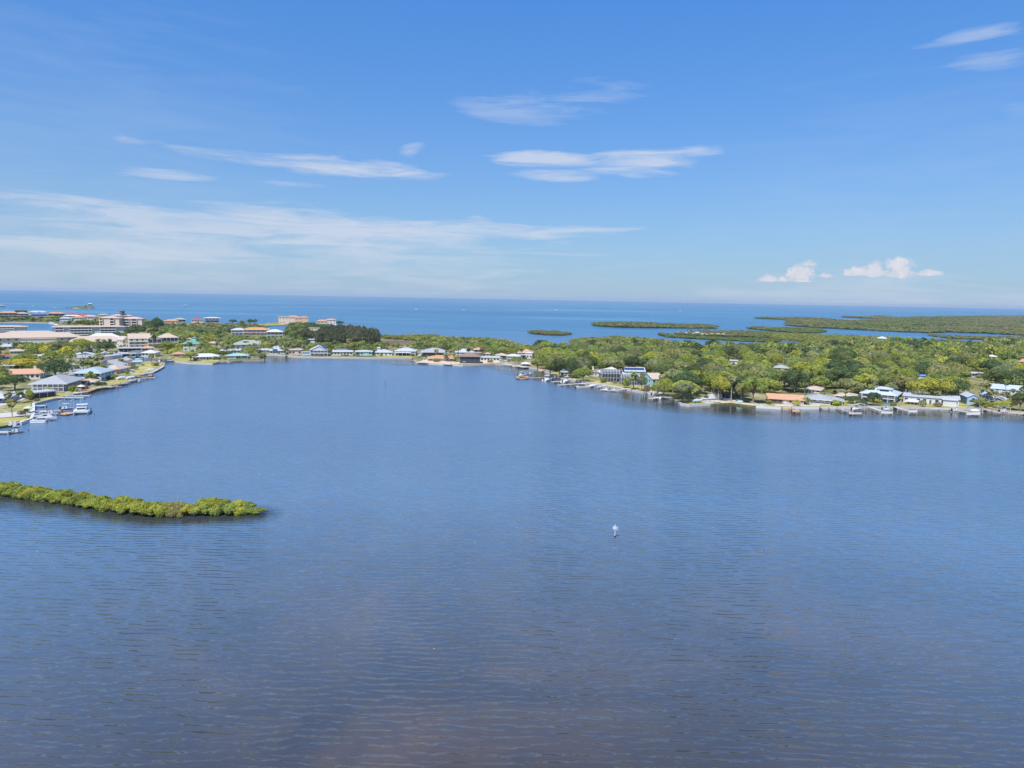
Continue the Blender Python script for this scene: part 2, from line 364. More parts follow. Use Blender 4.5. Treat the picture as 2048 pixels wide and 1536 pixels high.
# lawns, roads, beaches as thin sheets laid over the ground
LAWNS = [
 [(110,797),(125,792),(150,787.5),(173,783.5),(168,778),(150,777),(128,785),(105,791),(66,806),(76,805)],
 [(-60,860),(0,852),(40,845),(58,838),(50,832),(0,838),(-60,846)],
 [(22,822),(62,818),(62,808),(30,810)],
 [(195,776),(236,767),(258,763.5),(256,760),(236,760),(200,767)],
 [(262,756),(275,750.5),(304,741.5),(318,734),(326,728.5),(318,726),(292,724.5),(282,726),(278,734),(262,744)],
 [(345,720.5),(378,724),(425,725.8),(440,722.5),(430,717),(395,717),(350,715)],
 [(752,714.2),(824,714.2),(826,711.5),(790,711),(752,711.5)],
 [(1098,745),(1118,752),(1140,757),(1148,752),(1120,745)],
 [(1150,758.5),(1200,766.5),(1245,775),(1288,783),(1292,776),(1240,768),(1190,760),(1160,755)],
 [(1368,805),(1380,807.5),(1420,805.5),(1460,803.5),(1480,806),(1500,801),(1440,798),(1368,799)],
 [(1505,810),(1560,813.5),(1640,813.5),(1700,813),(1735,811.5),(1735,803),(1690,801),(1660,806),(1560,808),(1510,806)],
 [(1800,812.5),(1850,813.5),(1900,815),(1945,815.8),(1960,811),(1910,806),(1840,806),(1800,809)],
 [(1530,795),(1560,784),(1570,772),(1545,772),(1530,782)],
 [(470,650.5),(530,650.8),(570,650),(568,648),(520,649),(470,649.8)],
 [(140,718),(185,718),(190,726),(150,727)],
]
for i, L in enumerate(LAWNS): sheet('lawn', L, ZL+.02, 'lawn')
sheet('road', [(137,753),(170,753),(171,738),(163,727),(150,724),(139,724),(138,736)], ZL+.03, 'asphalt')
sheet('road', [(150,725),(200,728),(232,722),(232,719.5),(195,724),(150,720.5)], ZL+.03, 'asphalt')
sheet('parking_lot', [(1410,806.5),(1478,804.5),(1492,799),(1478,796),(1418,797),(1404,803)], ZL+.03, 'concrete')
sheet('beach', [(1420,807.3),(1460,805.3),(1500,810.2),(1525,812.8),(1528,809.5),(1500,806.5),(1460,802.5),(1420,805.5)], ZL+.03, 'sand')
sheet('beach', [(1100,748.5),(1150,759.5),(1200,767.6),(1245,776.1),(1325,788.5),(1323,785),(1250,773.5),(1200,765.2),(1150,757)], ZL+.012, 'sand')
sheet('beach', [(836,723.5),(872,726.3),(905,728.2),(960,727.7),(1003,724.5),(1003,718),(960,722),(905,723.5),(850,719)], ZL+.03, 'sand')
sheet('soil_bed', [(158,785.5),(176,783.3),(200,775.5),(200,772.5),(176,777),(158,781)], ZL+.03, 'soil')
sheet('patio', [(1550,812.5),(1640,812.3),(1640,808.5),(1550,808.5)], ZL+.03, 'concrete')
sheet('patio', [(-40,838),(40,832),(66,828),(66,818),(30,824),(-40,830)], ZL+.03, 'concrete')
sheet('patio', [(70,783),(90,787),(60,793),(30,806),(0,812),(-30,815),(-30,790),(50,780)], ZL+.012, 'concrete')
sheet('marsh', [(758,690),(838,688),(850,680),(842,678),(790,677),(766,678)], ZL+.02, 'marshm')
sheet('marsh', [(1548,706),(1612,705),(1618,697),(1550,697)], ZL+.02, 'marshm')
sheet('marsh', [(1555,677),(1640,681),(1740,683),(1752,678),(1690,673),(1570,671)], ZL+.02, 'marshm')

# ------------------------------------------------------------------ leaves
def quads(C, N, size, rng, jit=.5):
    """C centres (n,3), N normals (n,3) -> verts (4n,3)"""
    n = len(C); N = N+rng.normal(0, jit, (n, 3)); N /= np.linalg.norm(N, axis=1)[:, None]+1e-9
    A = rng.normal(0, 1, (n, 3)); A -= (A*N).sum(1)[:, None]*N; A /= np.linalg.norm(A, axis=1)[:, None]+1e-9
    B = np.cross(N, A); s = (size*rng.uniform(.6, 1.4, n))[:, None]; k = rng.uniform(.5, 1.0, n)[:, None]
    V = np.empty((n, 4, 3)); V[:, 0] = C-A*s; V[:, 1] = C-B*s*k; V[:, 2] = C+A*s*.9; V[:, 3] = C+B*s*k
    return V.reshape(-1, 3)
def qmesh(name, V, m, tint=None):
    n = len(V)//4; me = bpy.data.meshes.new(name)
    me.vertices.add(4*n); me.vertices.foreach_set('co', np.ascontiguousarray(V, dtype=np.float32).ravel())
    me.loops.add(4*n); me.loops.foreach_set('vertex_index', np.arange(4*n, dtype=np.int32))
    me.polygons.add(n); me.polygons.foreach_set('loop_start', np.arange(0, 4*n, 4, dtype=np.int32))
    if tint is not None:
        at = me.attributes.new('tint', 'FLOAT_COLOR', 'POINT')
        T = np.repeat(np.concatenate([tint, np.ones((n, 1))], 1), 4, 0).astype(np.float32)
        at.data.foreach_set('color', T.ravel())
    me.update(); me.validate(); me.materials.append(MAT[m]); return me
def crown_pts(rng, R, z0, z1, lobes, n, flat=.72, spread=.62, lr=(.34, .50)):
    """points and normals on the outside of a dome of foliage lobes"""
    L = []
    for i in range(lobes):
        a = i*2.4+rng.uniform(-.5, .5); r = R*spread*math.sqrt((i+.3)/lobes)*rng.uniform(.8, 1.15)
        rad = R*rng.uniform(*lr)
        zt = z0+(z1-z0)*(1-.62*(r/R)**1.6)*rng.uniform(.86, 1.0)-rad*flat
        L.append((r*math.cos(a), r*math.sin(a), max(zt, z0+.15*rad), rad))
    L = np.array(L); C = []; Nn = []; tot = 0
    while tot < n:
        k = rng.integers(0, lobes, 2*n); D = rng.normal(0, 1, (2*n, 3)); D[:, 2] += .35
        D /= np.linalg.norm(D, axis=1)[:, None]
        rr = (L[k, 3]*rng.uniform(.78, 1.04, 2*n))[:, None]
        P = L[k, :3]+D*rr*np.array([1, 1, flat])
        q = ((P[:, None, :]-L[None, :, :3])/np.array([1, 1, flat]))
        inside = (np.linalg.norm(q, axis=2) < L[None, :, 3]*.72).any(1)
        ok = (~inside) & (P[:, 2] > z0-.1*R)
        C.append(P[ok]); Nn.append(D[ok]); tot += ok.sum()
    return np.concatenate(C)[:n], np.concatenate(Nn)[:n], L
def limb_mesh(L, zc, r0, rng, sway=.4):
    mb = MB(); mb.bar((0, 0, -.3), (sway*.3, 0, zc*.55), r0, 7, r0*.75); top = (sway*.3, 0, zc*.5)
    for l in L[:9]:
        m = ((top[0]+l[0])*.5, (top[1]+l[1])*.5, (top[2]+l[2])*.5+.2)
        mb.bar(top, m, r0*.42, 5, r0*.3); mb.bar(m, (l[0], l[1], l[2]), r0*.3, 5, r0*.1)
    return mb
PROTO = {}
def make_proto(key, rng, name, cat, R, z0, z1, lobes, n, leaf, flat, spread, lr, r0, trunk='bark', jit=.5):
    C, N, L = crown_pts(rng, R, z0, z1, lobes, n, flat, spread, lr)
    V = quads(C, N, leaf, rng, jit)
    return dict(crown=qmesh(name+'_crown', V, 'leaf'), trunk=limb_mesh(L, z0+(z1-z0)*.4, r0, rng), tb=trunk, name=name, cat=cat, H=z1, R=R, made=None)
rng = np.random.default_rng(11)
BROAD = [make_proto('b%d' % i, rng, 'broadleaf_tree', 'tree', 6.0*s, 2.6, 10.5*h, l, 2100, .34, fl, sp, (.30, .44), .38)
         for i, (s, h, l, fl, sp) in enumerate([(1, 1, 13, .75, .66), (1.1, .9, 15, .6, .7), (.85, 1.15, 11, .9, .6), (1.2, 1.0, 17, .65, .72), (.95, 1.05, 12, .8, .62), (1.05, .8, 13, .55, .7)])]
PINE = [make_proto('p%d' % i, rng, 'pine_tree', 'tree', 3.6*s, 2.5, 15*h, 13, 1700, .30, 1.15, .55, (.28, .40), .3, jit=.8) for i, (s, h) in enumerate([(1, 1), (.85, 1.12), (1.15, .92)])]
MANG = [make_proto('m%d' % i, rng, 'mangrove_bush', 'bush', 3.0*s, -.15, 3.6*h, 22, 3400, .17, .85, .72, (.15, .36), .12, jit=.7) for i, (s, h) in enumerate([(1, 1), (1.15, .9), (.9, 1.1), (1.25, 1.0)])]
SHRUB = [make_proto('s%d' % i, rng, 'shrub', 'bush', 1.7*s, 0, 2.3*h, 7, 420, .24, .85, .55, (.34, .5), .1) for i, (s, h) in enumerate([(1, 1), (1.2, .85)])]
def palm_proto(rng, H, nf, FL, droop):
    mb = MB(); lean = rng.uniform(-.5, .5); k = 5; pts = [(lean*(i/k)**2, 0, H*i/k) for i in range(k+1)]; pts[0] = (0, 0, -.3)
    for i in range(k): mb.bar(pts[i], pts[i+1], .24-.02*i, 6, .22-.02*i)
    V = []
    top = np.array(pts[-1])
    for i in range(nf):
        a = 2.4*i+rng.uniform(-.3, .3); el0 = R_(75-110*(i/nf)+rng.uniform(-8, 8)); L_ = FL*rng.uniform(.8, 1.1)
        d = np.array([math.cos(a), math.sin(a), 0]); side = np.array([-math.sin(a), math.cos(a), 0]); p = top.copy(); e = el0; seg = 7
        for j in range(seg):
            q = p+(d*math.cos(e)+np.array([0, 0, 1])*math.sin(e))*L_/seg; wd = .62*math.sin(math.pi*(j+.8)/(seg+1.2))+.08; dr = np.array([0, 0, -.55*wd])
            V += [p, q, q+side*wd+dr, p+side*wd+dr, p, p-side*wd+dr, q-side*wd+dr, q]
            p = q; e -= droop/seg
    return dict(crown=qmesh('palm_crown', np.array(V), 'leaf'), trunk=mb, tb='palebark', name='palm_tree', cat='palm', H=H+1.5, R=FL*.8, made=None)
PALM = [palm_proto(rng, 8, 26, 2.7, 1.9), palm_proto(rng, 6, 24, 2.5, 1.7), palm_proto(rng, 10, 28, 2.9, 2.1)]
BARE = []

LEAFC = {'bright green': (.275,.315,.090), 'mid green': (.215,.250,.100), 'dark green': (.105,.145,.070), 'olive green': (.285,.280,.140), 'yellow-green': (.350,.355,.080), 'yellow': (.48,.39,.07), 'grey-green': (.225,.245,.150), 'brown': (.30,.22,.15)}
def jc(c, r=.14):
    k = random.uniform(1-r, 1+r); h = random.uniform(-.08, .08)
    return (c[0]*k*(1+h), c[1]*k, c[2]*k*(1-h), 1)
def put_tree(pr, loc, h, label, colour, group, rz=None, wide=1.0):
    s = h/pr['H']; rz = random.uniform(0, 6.28) if rz is None else rz
    if pr['made'] is None:
        t = thing(pr['name'], label, pr['cat'], loc, rz, group)
        tr = pr['trunk'].build('trunk', pr['tb'], t)
        cr = bpy.data.objects.new('crown', pr['crown']); COL.objects.link(cr); cr.parent = t
        t.scale = (s*wide, s*wide, s); pr['made'] = t
    else:
        t = copy_tree(pr['made'], loc, rz, (s*wide, s*wide, s), label, group)
    if group is None and 'group' in t: del t['group']
    t['category'] = pr['cat']
    for ch in t.children:
        if ch.name.startswith('crown'): ch.color = jc(LEAFC[colour])
    return t
# ------------------------------------------------------------------ buildings
LM = []; KEEP = []; FOOT = []
def frame_at(x0, x1, yb, depth, yaw, z=ZL):
    cx = (x0+x1)/2; near = G(cx, yb, z); d = (near-CP).dot(F); a = view_az(near)
    Wv = (x1-x0)/FPX*d/max(.5, math.cos(a))**0
    s, c = abs(math.sin(yaw)), math.cos(yaw)
    w_ = max((Wv-depth*s)/c, 3.0)
    off = (w_*s+depth*c)/2; dirv = Vector((math.sin(a), math.cos(a), 0))
    cen = near+dirv*off; cen.z = z
    return cen, -a+yaw, w_, d+off
def top_height(yt, cx, dist, z=ZL):
    cen = ray(cx, yt); t = dist/ (cen.dot(F)); return (CP+cen*t).z-z
def roof_mb(kind, w, d, o, z, h, ax='x', th=.22):
    mb = MB(); X, Y = w/2+o, d/2+o
    if kind == 'flat': return mb.box(-X, X, -Y, Y, z, z+max(h, .25))
    if kind == 'pyramid': r = [(0, 0)]
    if ax == 'x': k = max(X-Y, .3) if kind == 'hip' else X
    else: k = max(Y-X, .3) if kind == 'hip' else Y
    e = [(-X, -Y), (X, -Y), (X, Y), (-X, Y)]
    r = [(-k, 0), (k, 0)] if ax == 'x' else [(0, -k), (0, k)]
    v = [(x, y, z) for x, y in e]+[(x, y, z+th) for x, y in e]+[(x, y, z+h) for x, y in r]
    f = [(3, 2, 1, 0), (0, 1, 5, 4), (1, 2, 6, 5), (2, 3, 7, 6), (3, 0, 4, 7)]
    if ax == 'x': f += [(4, 5, 9, 8), (6, 7, 8, 9), (5, 6, 9), (7, 4, 8)]
    else: f += [(5, 6, 9, 8), (7, 4, 8, 9), (4, 5, 8), (6, 7, 9)]
    return mb.add(v, f)
def fbox(face, w, d, u0, u1, z0, z1, t, back=0.05):
    mb = MB()
    if face == 'f': mb.box(u0, u1, -d/2-t, -d/2+back, z0, z1)
    elif face == 'r': mb.box(w/2-back, w/2+t, u0, u1, z0, z1)
    else: mb.box(-w/2-t, -w/2+back, u0, u1, z0, z1)
    return mb
def window(root, face, w, d, u, z, ww, wh, frame=True, fm='white', gm='glass'):
    if frame:
        o = fbox(face, w, d, u-ww/2-.12, u+ww/2+.12, z-.12, z+wh+.12, .05).build('window', fm, root)
        fbox(face, w, d, u-ww/2, u+ww/2, z, z+wh, .09).build('pane', gm, o)
    else: fbox(face, w, d, u-ww/2, u+ww/2, z, z+wh, .08).build('window', gm, root)
def house(name, label, x0, x1, yb, yt, depth=10, yaw=0, wall='white', roof='r_grey', kind='hip', st=1, ax=None, pitch=.38, o=.6, wins=4, side=2, band=(), balc=0, extra=(), cat='house', lm=None, group=None, trim='white', z=ZL, ww=1.4, wh=1.2, door=True, kv=None):
    yaw = R_(yaw); cen, rz, w, dist = frame_at(x0, x1, yb, depth, yaw, z); d = depth
    H = max(top_height(yt, (x0+x1)/2, dist, z), 2.8)
    ax = ax or ('x' if w > d else 'y')
    hr = min(pitch*min(w, d)/2+.25, H*.48) if kind != 'flat' else .35
    hw = H-hr
    root = thing(name, label, cat, cen, rz, group)
    wl = MB().box(-w/2, w/2, -d/2, d/2, -.3, hw)
    if kind == 'gable':
        gh = hr-.3
        if ax == 'x': wl.add([(sx*w/2, -d/2, hw) for sx in (-1, 1)]+[(sx*w/2, d/2, hw) for sx in (-1, 1)]+[(sx*w/2, 0, hw+gh) for sx in (-1, 1)], [(0, 4, 2), (1, 3, 5)])
        else: wl.add([(-w/2, sy*d/2, hw) for sy in (-1, 1)]+[(w/2, sy*d/2, hw) for sy in (-1, 1)]+[(0, sy*d/2, hw+gh) for sy in (-1, 1)], [(0, 2, 4), (1, 5, 3)])
    wl.build('wall', wall, root)
    if kind == 'gable':
        X, Y = w/2+o*.6, d/2+o*.6; mb = MB(); t = .2; sl = (hr-.25)/(d/2 if ax == 'x' else w/2)
        if ax == 'x':
            ze = hw-sl*o*.6+.02
            for s in (-1, 1): mb.add([(-X, s*Y, ze), (X, s*Y, ze), (X, 0, hw+hr-.25), (-X, 0, hw+hr-.25), (-X, s*Y, ze+t), (X, s*Y, ze+t), (X, 0, hw+hr), (-X, 0, hw+hr)], [(0, 1, 2, 3), (4, 5, 6, 7), (0, 1, 5, 4), (0, 3, 7, 4), (1, 2, 6, 5)])
        else:
            ze = hw-sl*o*.6+.02
            for s in (-1, 1): mb.add([(s*X, -Y, ze), (s*X, Y, ze), (0, Y, hw+hr-.25), (0, -Y, hw+hr-.25), (s*X, -Y, ze+t), (s*X, Y, ze+t), (0, Y, hw+hr), (0, -Y, hw+hr)], [(0, 1, 2, 3), (4, 5, 6, 7), (0, 1, 5, 4), (0, 3, 7, 4), (1, 2, 6, 5)])
        ro = mb.build('roof', roof, root)
    else: ro = roof_mb(kind, w, d, o, hw+.004, hr, ax).build('roof', roof, root)
    if o > .2:
        X, Y = w/2+o+.03, d/2+o+.03
        if kind in ('hip', 'flat'): MB().box(-X, X, -Y, -Y+.08, hw-.12, hw+.2).box(-X, X, Y-.08, Y, hw-.12, hw+.2).box(-X, -X+.08, -Y+.08, Y-.08, hw-.12, hw+.2).box(X-.08, X, -Y+.08, Y-.08, hw-.12, hw+.2).build('fascia', trim, ro)
    near = dist < 640; fs = hw/st
    sides = [('f', w, wins)]+([('l', d, side)] if yaw > .06 or cen.x > 60 and yaw >= 0 else [])+([('r', d, side)] if yaw < -.06 or cen.x < -60 and yaw <= 0 else [])
    for k in range(st):
        zb = k*fs+fs*.36
        for face, L_, n in sides:
            if face == 'f' and (k in band or (balc and k in balc_levels(balc, st))): continue
            for i in range(n):
                u = (i+.5)/n*L_-L_/2
                if face == 'f' and k == 0 and door and i == n//2: fbox('f', w, d, u-.55, u+.55, .02, min(2.15, fs*.8), .07).build('door', 'dgrey' if wall in ('white', 'cream') else 'white', root); continue
                window(root, face, w, d, u, zb, min(ww, L_/n*.62), min(wh, fs*.45), near, trim)
    for k in band:
        for face in ('f',):
            fbox(face, w, d, -w/2*.92, w/2*.92, k*fs+.45, (k+1)*fs-.25, .03).build('screened_porch', 'screen', root)
            nb = max(3, int(w/3))
            for i in range(nb+1):
                u = -w/2*.92+(w*.92)*i/nb; fbox('f', w, d, u-.09, u+.09, k*fs+.3, (k+1)*fs-.1, .09).build('post', trim, root)
    if balc:
        nb = balc[0]
        for k in balc_levels(balc, st):
            bd = 1.8
            fbox('f', w, d, -w/2*.96, w/2*.96, k*fs+.3, (k+1)*fs-.3, .03).build('glazing', 'screen', root)
            MB().box(-w/2, w/2, -d/2-bd, -d/2-.04, k*fs-.1, k*fs+.12).build('balcony', trim, root)
            MB().box(-w/2, w/2, -d/2-bd, -d/2-bd+.08, k*fs+.95, k*fs+1.05).box(-w/2, w/2, -d/2-bd, -d/2-bd+.06, k*fs+.45, k*fs+.52).build('railing', trim, root)
            for i in range(nb+1):
                u = -w/2+.12+(w-.24)*i/nb; MB().box(u-.12, u+.12, -d/2-bd-.03, -d/2-bd+.2, max(0, k*fs-fs), k*fs-.12).box(u-.1, u+.1, -d/2-bd+.1, -d/2-bd+.26, k*fs+.13, (k+1)*fs-.02).build('post', trim, root)
    for e in extra: EXTRA[e[0]](root, w, d, hw, hr, fs, *e[1:])
    LM.append((lm or label.split(' with ')[0], cen.copy())); FOOT.append((cen.copy(), rz, w/2+1.5, d/2+1.5))
    kv_ = kv or (.55 if dist > 780 else .92); KEEP.append((x0, x1, yt, yt+(yb-yt)*kv_, dist))
    return root, w, d, hw, hr, fs
def balc_levels(b, st): return b[1] if len(b) > 1 else range(1, st)
def ex_wing(root, w, d, hw, hr, fs, u0, u1, fwd, h, kind='hip', roof='r_grey', wall='white', n=2, name='wing', pitch=.35):
    a, b = u0*w, u1*w; c = MB(); y1 = -d/2-.003; y0 = -d/2-fwd
    pr = bpy.data.objects.new(name, None)
    o = MB().box(a, b, y0, y1, -.3, h).build(name, wall, root)
    cx, cy, ww, dd = (a+b)/2, (y0+y1)/2, b-a, y1-y0
    rf = roof_mb(kind if kind != 'gable' else 'hip', ww, dd, .45, 0, min(pitch*min(ww, dd)/2+.2, 3) if kind != 'flat' else .3, 'x' if ww > dd else 'y').build('roof', roof, o)
    rf.location = (cx, cy, h+.004)
    for i in range(n):
        u = a+(b-a)*(i+.5)/n; MB().box(u-.65, u+.65, y0-.08, y0+.05, .9, min(h-.5, 2.2)).build('window', 'glass', o)
def ex_cage(root, w, d, hw, hr, fs, u0, u1, fwd, h, nb=5):
    a, b = u0*w, u1*w; y0 = -d/2-fwd; y1 = -d/2-.05; mb = MB(); t = .11; ins = min(2.0, fwd*.3)
    for i in range(nb+1):
        u = a+(b-a)*i/nb
        mb.bar((u, y0, 0), (u, y0, h*.72), t, 4).bar((u, y0, h*.72), (u, y0+ins, h), t, 4).bar((u, y0+ins, h), (u, y1, h), t, 4)
    for z_, y in ((.1, y0), (h*.36, y0), (h*.72, y0), (h, y0+ins)): mb.bar((a, y, z_), (b, y, z_), t, 4)
    for u in (a, b):
        for yy in (y0+ins, (y0+y1)/2+ins/2): mb.bar((u, yy, 0), (u, yy, h), t, 4)
        mb.bar((u, y0, h*.36), (u, y1, h*.36), t, 4); mb.bar((u, y0, h*.72), (u, y1, h*.72), t, 4)
    o = mb.build('pool_cage', 'alu', root); e = .02
    MB().add([(a, y0+e, .1), (b, y0+e, .1), (b, y0+e, h*.72), (a, y0+e, h*.72)], [(0, 1, 2, 3)]).add([(a+e, y0, .1), (a+e, y1, .1), (a+e, y1, h*.98), (a+e, y0+ins, h*.98), (a+e, y0, h*.72)], [(0, 1, 2, 3, 4)]).add([(b-e, y0, .1), (b-e, y1, .1), (b-e, y1, h*.98), (b-e, y0+ins, h*.98), (b-e, y0, h*.72)], [(0, 1, 2, 3, 4)]).build('screen', 'mesh', o)
    MB().add([(a, y0+e, h*.72), (b, y0+e, h*.72), (b, y0+ins, h-.02), (a, y0+ins, h-.02)], [(0, 1, 2, 3)]).add([(a, y0+ins, h-.02), (b, y0+ins, h-.02), (b, y1, h-.02), (a, y1, h-.02)], [(0, 1, 2, 3)]).build('screen', 'mesh', o)
def ex_solar(root, w, d, hw, hr, fs, u0, u1):
    Y = d/2; X0_, X1_ = u0*w, u1*w; y0, y1 = -Y*.75, -Y*.2
    f = lambda y: hw+hr*(1+y/(Y+.6))+.12
    MB().add([(X0_, y0, f(y0)), (X1_, y0, f(y0)), (X1_, y1, f(y1)), (X0_, y1, f(y1)), (X0_, y0, f(y0)-.08), (X1_, y0, f(y0)-.08), (X1_, y1, f(y1)-.08), (X0_, y1, f(y1)-.08)], [(0, 1, 2, 3), (0, 4, 5, 1), (1, 5, 6, 2), (3, 2, 6, 7), (0, 3, 7, 4)]).build('solar_panel', 'solar', root)
def ex_chimney(root, w, d, hw, hr, fs, u, v=0):
    MB().box(u*w-.6, u*w+.6, v*d-.5, v*d+.5, hw, hw+hr+1.0).box(u*w-.7, u*w+.7, v*d-.6, v*d+.6, hw+hr+1.003, hw+hr+1.25).build('chimney', 'cream', root)
def ex_dormer(root, w, d, hw, hr, fs, u, dw=4, roof='r_grey'):
    y0 = -d/2*.72; z0 = hw+hr*.12; h = hr*.62
    o = MB().box(u*w-dw/2, u*w+dw/2, y0, 0, z0, z0+h).build('dormer', 'white', root)
    r = roof_mb('hip', dw, -y0, .4, 0, h*.5, 'y').build('roof', roof, o); r.location = (u*w, y0/2, z0+h+.004)
    MB().box(u*w-dw*.35, u*w+dw*.35, y0-.06, y0+.05, z0+h*.3, z0+h*.85).build('window', 'glass', o)
def ex_stairs(root, w, d, hw, hr, fs, u, sgn=1):
    mb = MB(); n = 10
    for i in range(n): mb.box(u*w+sgn*i*.45-.3, u*w+sgn*i*.45+.3, -d/2-3.0, -d/2-1.9, fs*(1-i/n)-.2, fs*(1-i/n))
    mb.bar((u*w, -d/2-3.05, fs+.9), (u*w+sgn*n*.45, -d/2-3.05, .9), .07, 4); mb.build('stairs', 'white', root)
def ex_cupola(root, w, d, hw, hr, fs, u, roof='r_green', pole=3):
    o = MB().box(u*w-1.4, u*w+1.4, -1.4, 1.4, hw+hr*.5, hw+hr+1.0).build('cupola', 'lgrey', root)
    r = roof_mb('hip', 2.8, 2.8, .4, 0, 1.0).build('roof', roof, o); r.location = (u*w, 0, hw+hr+1.004)
    if pole: MB().bar((u*w, 0, hw+hr+1.8), (u*w, 0, hw+hr+1.8+pole), .09, 5).build('flagpole', 'white', root)
def ex_ac(root, w, d, hw, hr, fs, n):
    for i in range(n): MB().box(w*(.15+.09*i), w*(.15+.09*i)+1, -d*.1, -d*.1+.9, hw+hr*.5, hw+hr*.85).build('roof_vent', 'white', root)
def ex_awning(root, w, d, hw, hr, fs, u0, u1, fwd, h, roof='r_white', post='white'):
    a, b = u0*w, u1*w; y0 = -d/2-fwd
    o = MB().add([(a, y0, h-.3), (b, y0, h-.3), (b, -d/2, h), (a, -d/2, h), (a, y0, h-.15), (b, y0, h-.15), (b, -d/2, h+.15), (a, -d/2, h+.15)], [(3, 2, 1, 0), (4, 5, 6, 7), (0, 1, 5, 4), (0, 4, 7, 3), (1, 2, 6, 5)]).build('porch_roof', roof, root)
    n = max(2, int((b-a)/3.2))
    for i in range(n+1): u = a+.1+(b-a-.2)*i/n; MB().box(u-.1, u+.1, y0+.1, y0+.3, 0, h-.32).build('post', post, root)
def ex_garage(root, w, d, hw, hr, fs, u, ww=4.6, c='lgrey'):
    fbox('f', w, d, u*w-ww/2, u*w+ww/2, .05, 2.3, .08).build('garage_door', c, root)
EXTRA = dict(wing=ex_wing, cage=ex_cage, solar=ex_solar, chimney=ex_chimney, dormer=ex_dormer, stairs=ex_stairs, cupola=ex_cupola, ac=ex_ac, awning=ex_awning, garage=ex_garage)
def meshmat():
    m, t = mat('cage_mesh')
    a = t.n('ShaderNodeBsdfDiffuse', {'Color': (.05, .055, .06, 1)}); b = t.n('ShaderNodeBsdfTransparent')
    t.n('ShaderNodeOutputMaterial', {0: t.n('ShaderNodeMixShader', {0: .22, 1: a.outputs[0], 2: b.outputs[0]}).outputs[0]}); return m
MAT['mesh'] = meshmat()

def condo(name, label, x0, x1, yb, yt, depth, yaw, st, bays, wall='lgrey', roof='r_tan', roofh=1.6, o=.8, lm=None, slab='white', kind='hip', cols=0, z=ZL, endwall=None):
    yaw = R_(yaw); cen, rz, w, dist = frame_at(x0, x1, yb, depth, yaw, z); d = depth
    H = top_height(yt, (x0+x1)/2, dist, z); hw = H-roofh; fs = hw/st
    root = thing(name, label, 'building', cen, rz)
    MB().box(-w/2, w/2, -d/2, d/2, -.3, hw).build('wall', wall, root)
    roof_mb(kind, w, d, o, hw+.004, roofh, 'x').build('roof', roof, root)
    for (a, b, n) in bays:
        A, B = -w/2+a*w, -w/2+b*w
        for k in range(st):
            for i in range(n):
                u0 = A+(B-A)*i/n+.25; u1 = A+(B-A)*(i+1)/n-.25
                o_ = MB().box(u0, u1, -d/2-.06, -d/2+.05, k*fs+.25, (k+1)*fs-.35).build('window', 'screen', root)
            MB().box(A-.2, B+.2, -d/2-1.3, -d/2-.002, k*fs-.16, k*fs+.12).box(A-.2, B+.2, -d/2-1.3, -d/2-1.22, k*fs+.12, k*fs+.85).build('balcony', slab, root)
        for i in range(n+1):
            u = A+(B-A)*i/n
            if i in (0, n): MB().box(u-.2, u+.2, -d/2-1.35, -d/2-.003, 0, hw-.02).build('pier', wall, root)
    ns = 3
    s = 'r' if cen.x < 0 else 'l'
    for k in range(st):
        for i in range(ns): fbox(s, w, d, (i+.5)/ns*d-d/2-.6, (i+.5)/ns*d-d/2+.6, k*fs+.9, k*fs+2.1, .06).build('window', 'glass', root)
    if endwall: fbox('l' if s == 'r' else 'f', w, d, -d/2*.9, d/2*.9, .3, hw-.4, .05).build('end_glazing', endwall, root)
    LM.append((lm or label, cen.copy())); FOOT.append((cen.copy(), rz, w/2+1.5, d/2+1.5)); KEEP.append((x0, x1, yt, yb-(yb-yt)*.15, dist))
    return root
H = house
# --- far shore beyond the canal, left
H('villa','three storey villa with orange tiled roof and brown balconies by the canal',3,33,641,622.5,12,0,'salmon','r_orange',st=3,balc=(4,),wins=4,lm='the orange roofed three storey villa',z=.8)
H('villa','white three storey villa with grey-green roof beside the orange roofed one',34,56,640,624,12,0,'white','r_greengrey',st=3,balc=(3,),lm='the grey-green roofed villa',z=.8)
H('villa','white three storey house with bright blue roof across the canal',67,93,641.5,625,12,0,'white','r_blue',st=3,balc=(4,),extra=[('cupola',0,'r_lgrey',0)],lm='the blue roofed canal house',z=.8)
H('villa','pale wide roofed villa behind the bright blue roofed house',62,92,636.5,621.5,12,0,'cream','r_lgrey',st=2,z=.8,lm='the pale villa behind the blue roof')
H('villa','dark flat roofed house behind the grey-green roofed villa',33,53,633,620,10,0,'brown','r_dgrey','flat',st=2,z=.8,lm='the dark flat roofed house')
H('villa','peach villa with yellow tiled roofs and a small tower',100,128,639,624,11,0,'peach','r_orange',st=2,balc=(3,),extra=[('cupola',.05,'r_orange',0)],z=.8,lm='the peach villa with tower')
H('villa','villa under the red hip roof farthest back on the far shore',130,156,637,625,12,0,'salmon','r_red',st=2,z=.8,lm='the red roofed villa')
H('villa','house with pale teal metal roof in front of the red roof',131,159,641,629.5,9,0,'white','r_paleteal',st=2,pitch=.3,z=.8,lm='the pale teal roofed house')
H('villa','pink house with orange tiled roof right of the teal roof',148,169,645,632,10,0,'pink','r_orange',st=2,z=.8,lm='the pink house with orange roof')
H('villa','low house with long dark red roof at the back of the far shore',156,181,637,628.5,10,0,'pink','r_red',st=1,z=.8,lm='the long dark red roof')
H('villa','small white house with pale roof among the far shore villas',122,141,646,634,9,0,'white','r_lgrey',st=2,z=.8,lm='the small white far shore house')
H('villa','pale pink roofed villa behind palms on the far shore',171,193,647,630,10,0,'cream','r_pink',st=2,z=.8,lm='the pale pink roofed villa')
H('villa','villa with brown roof and yellow gable beside the pink condominium',191,207,650,631,10,0,'yellow','r_brown',st=2,z=.8,lm='the yellow gabled villa')
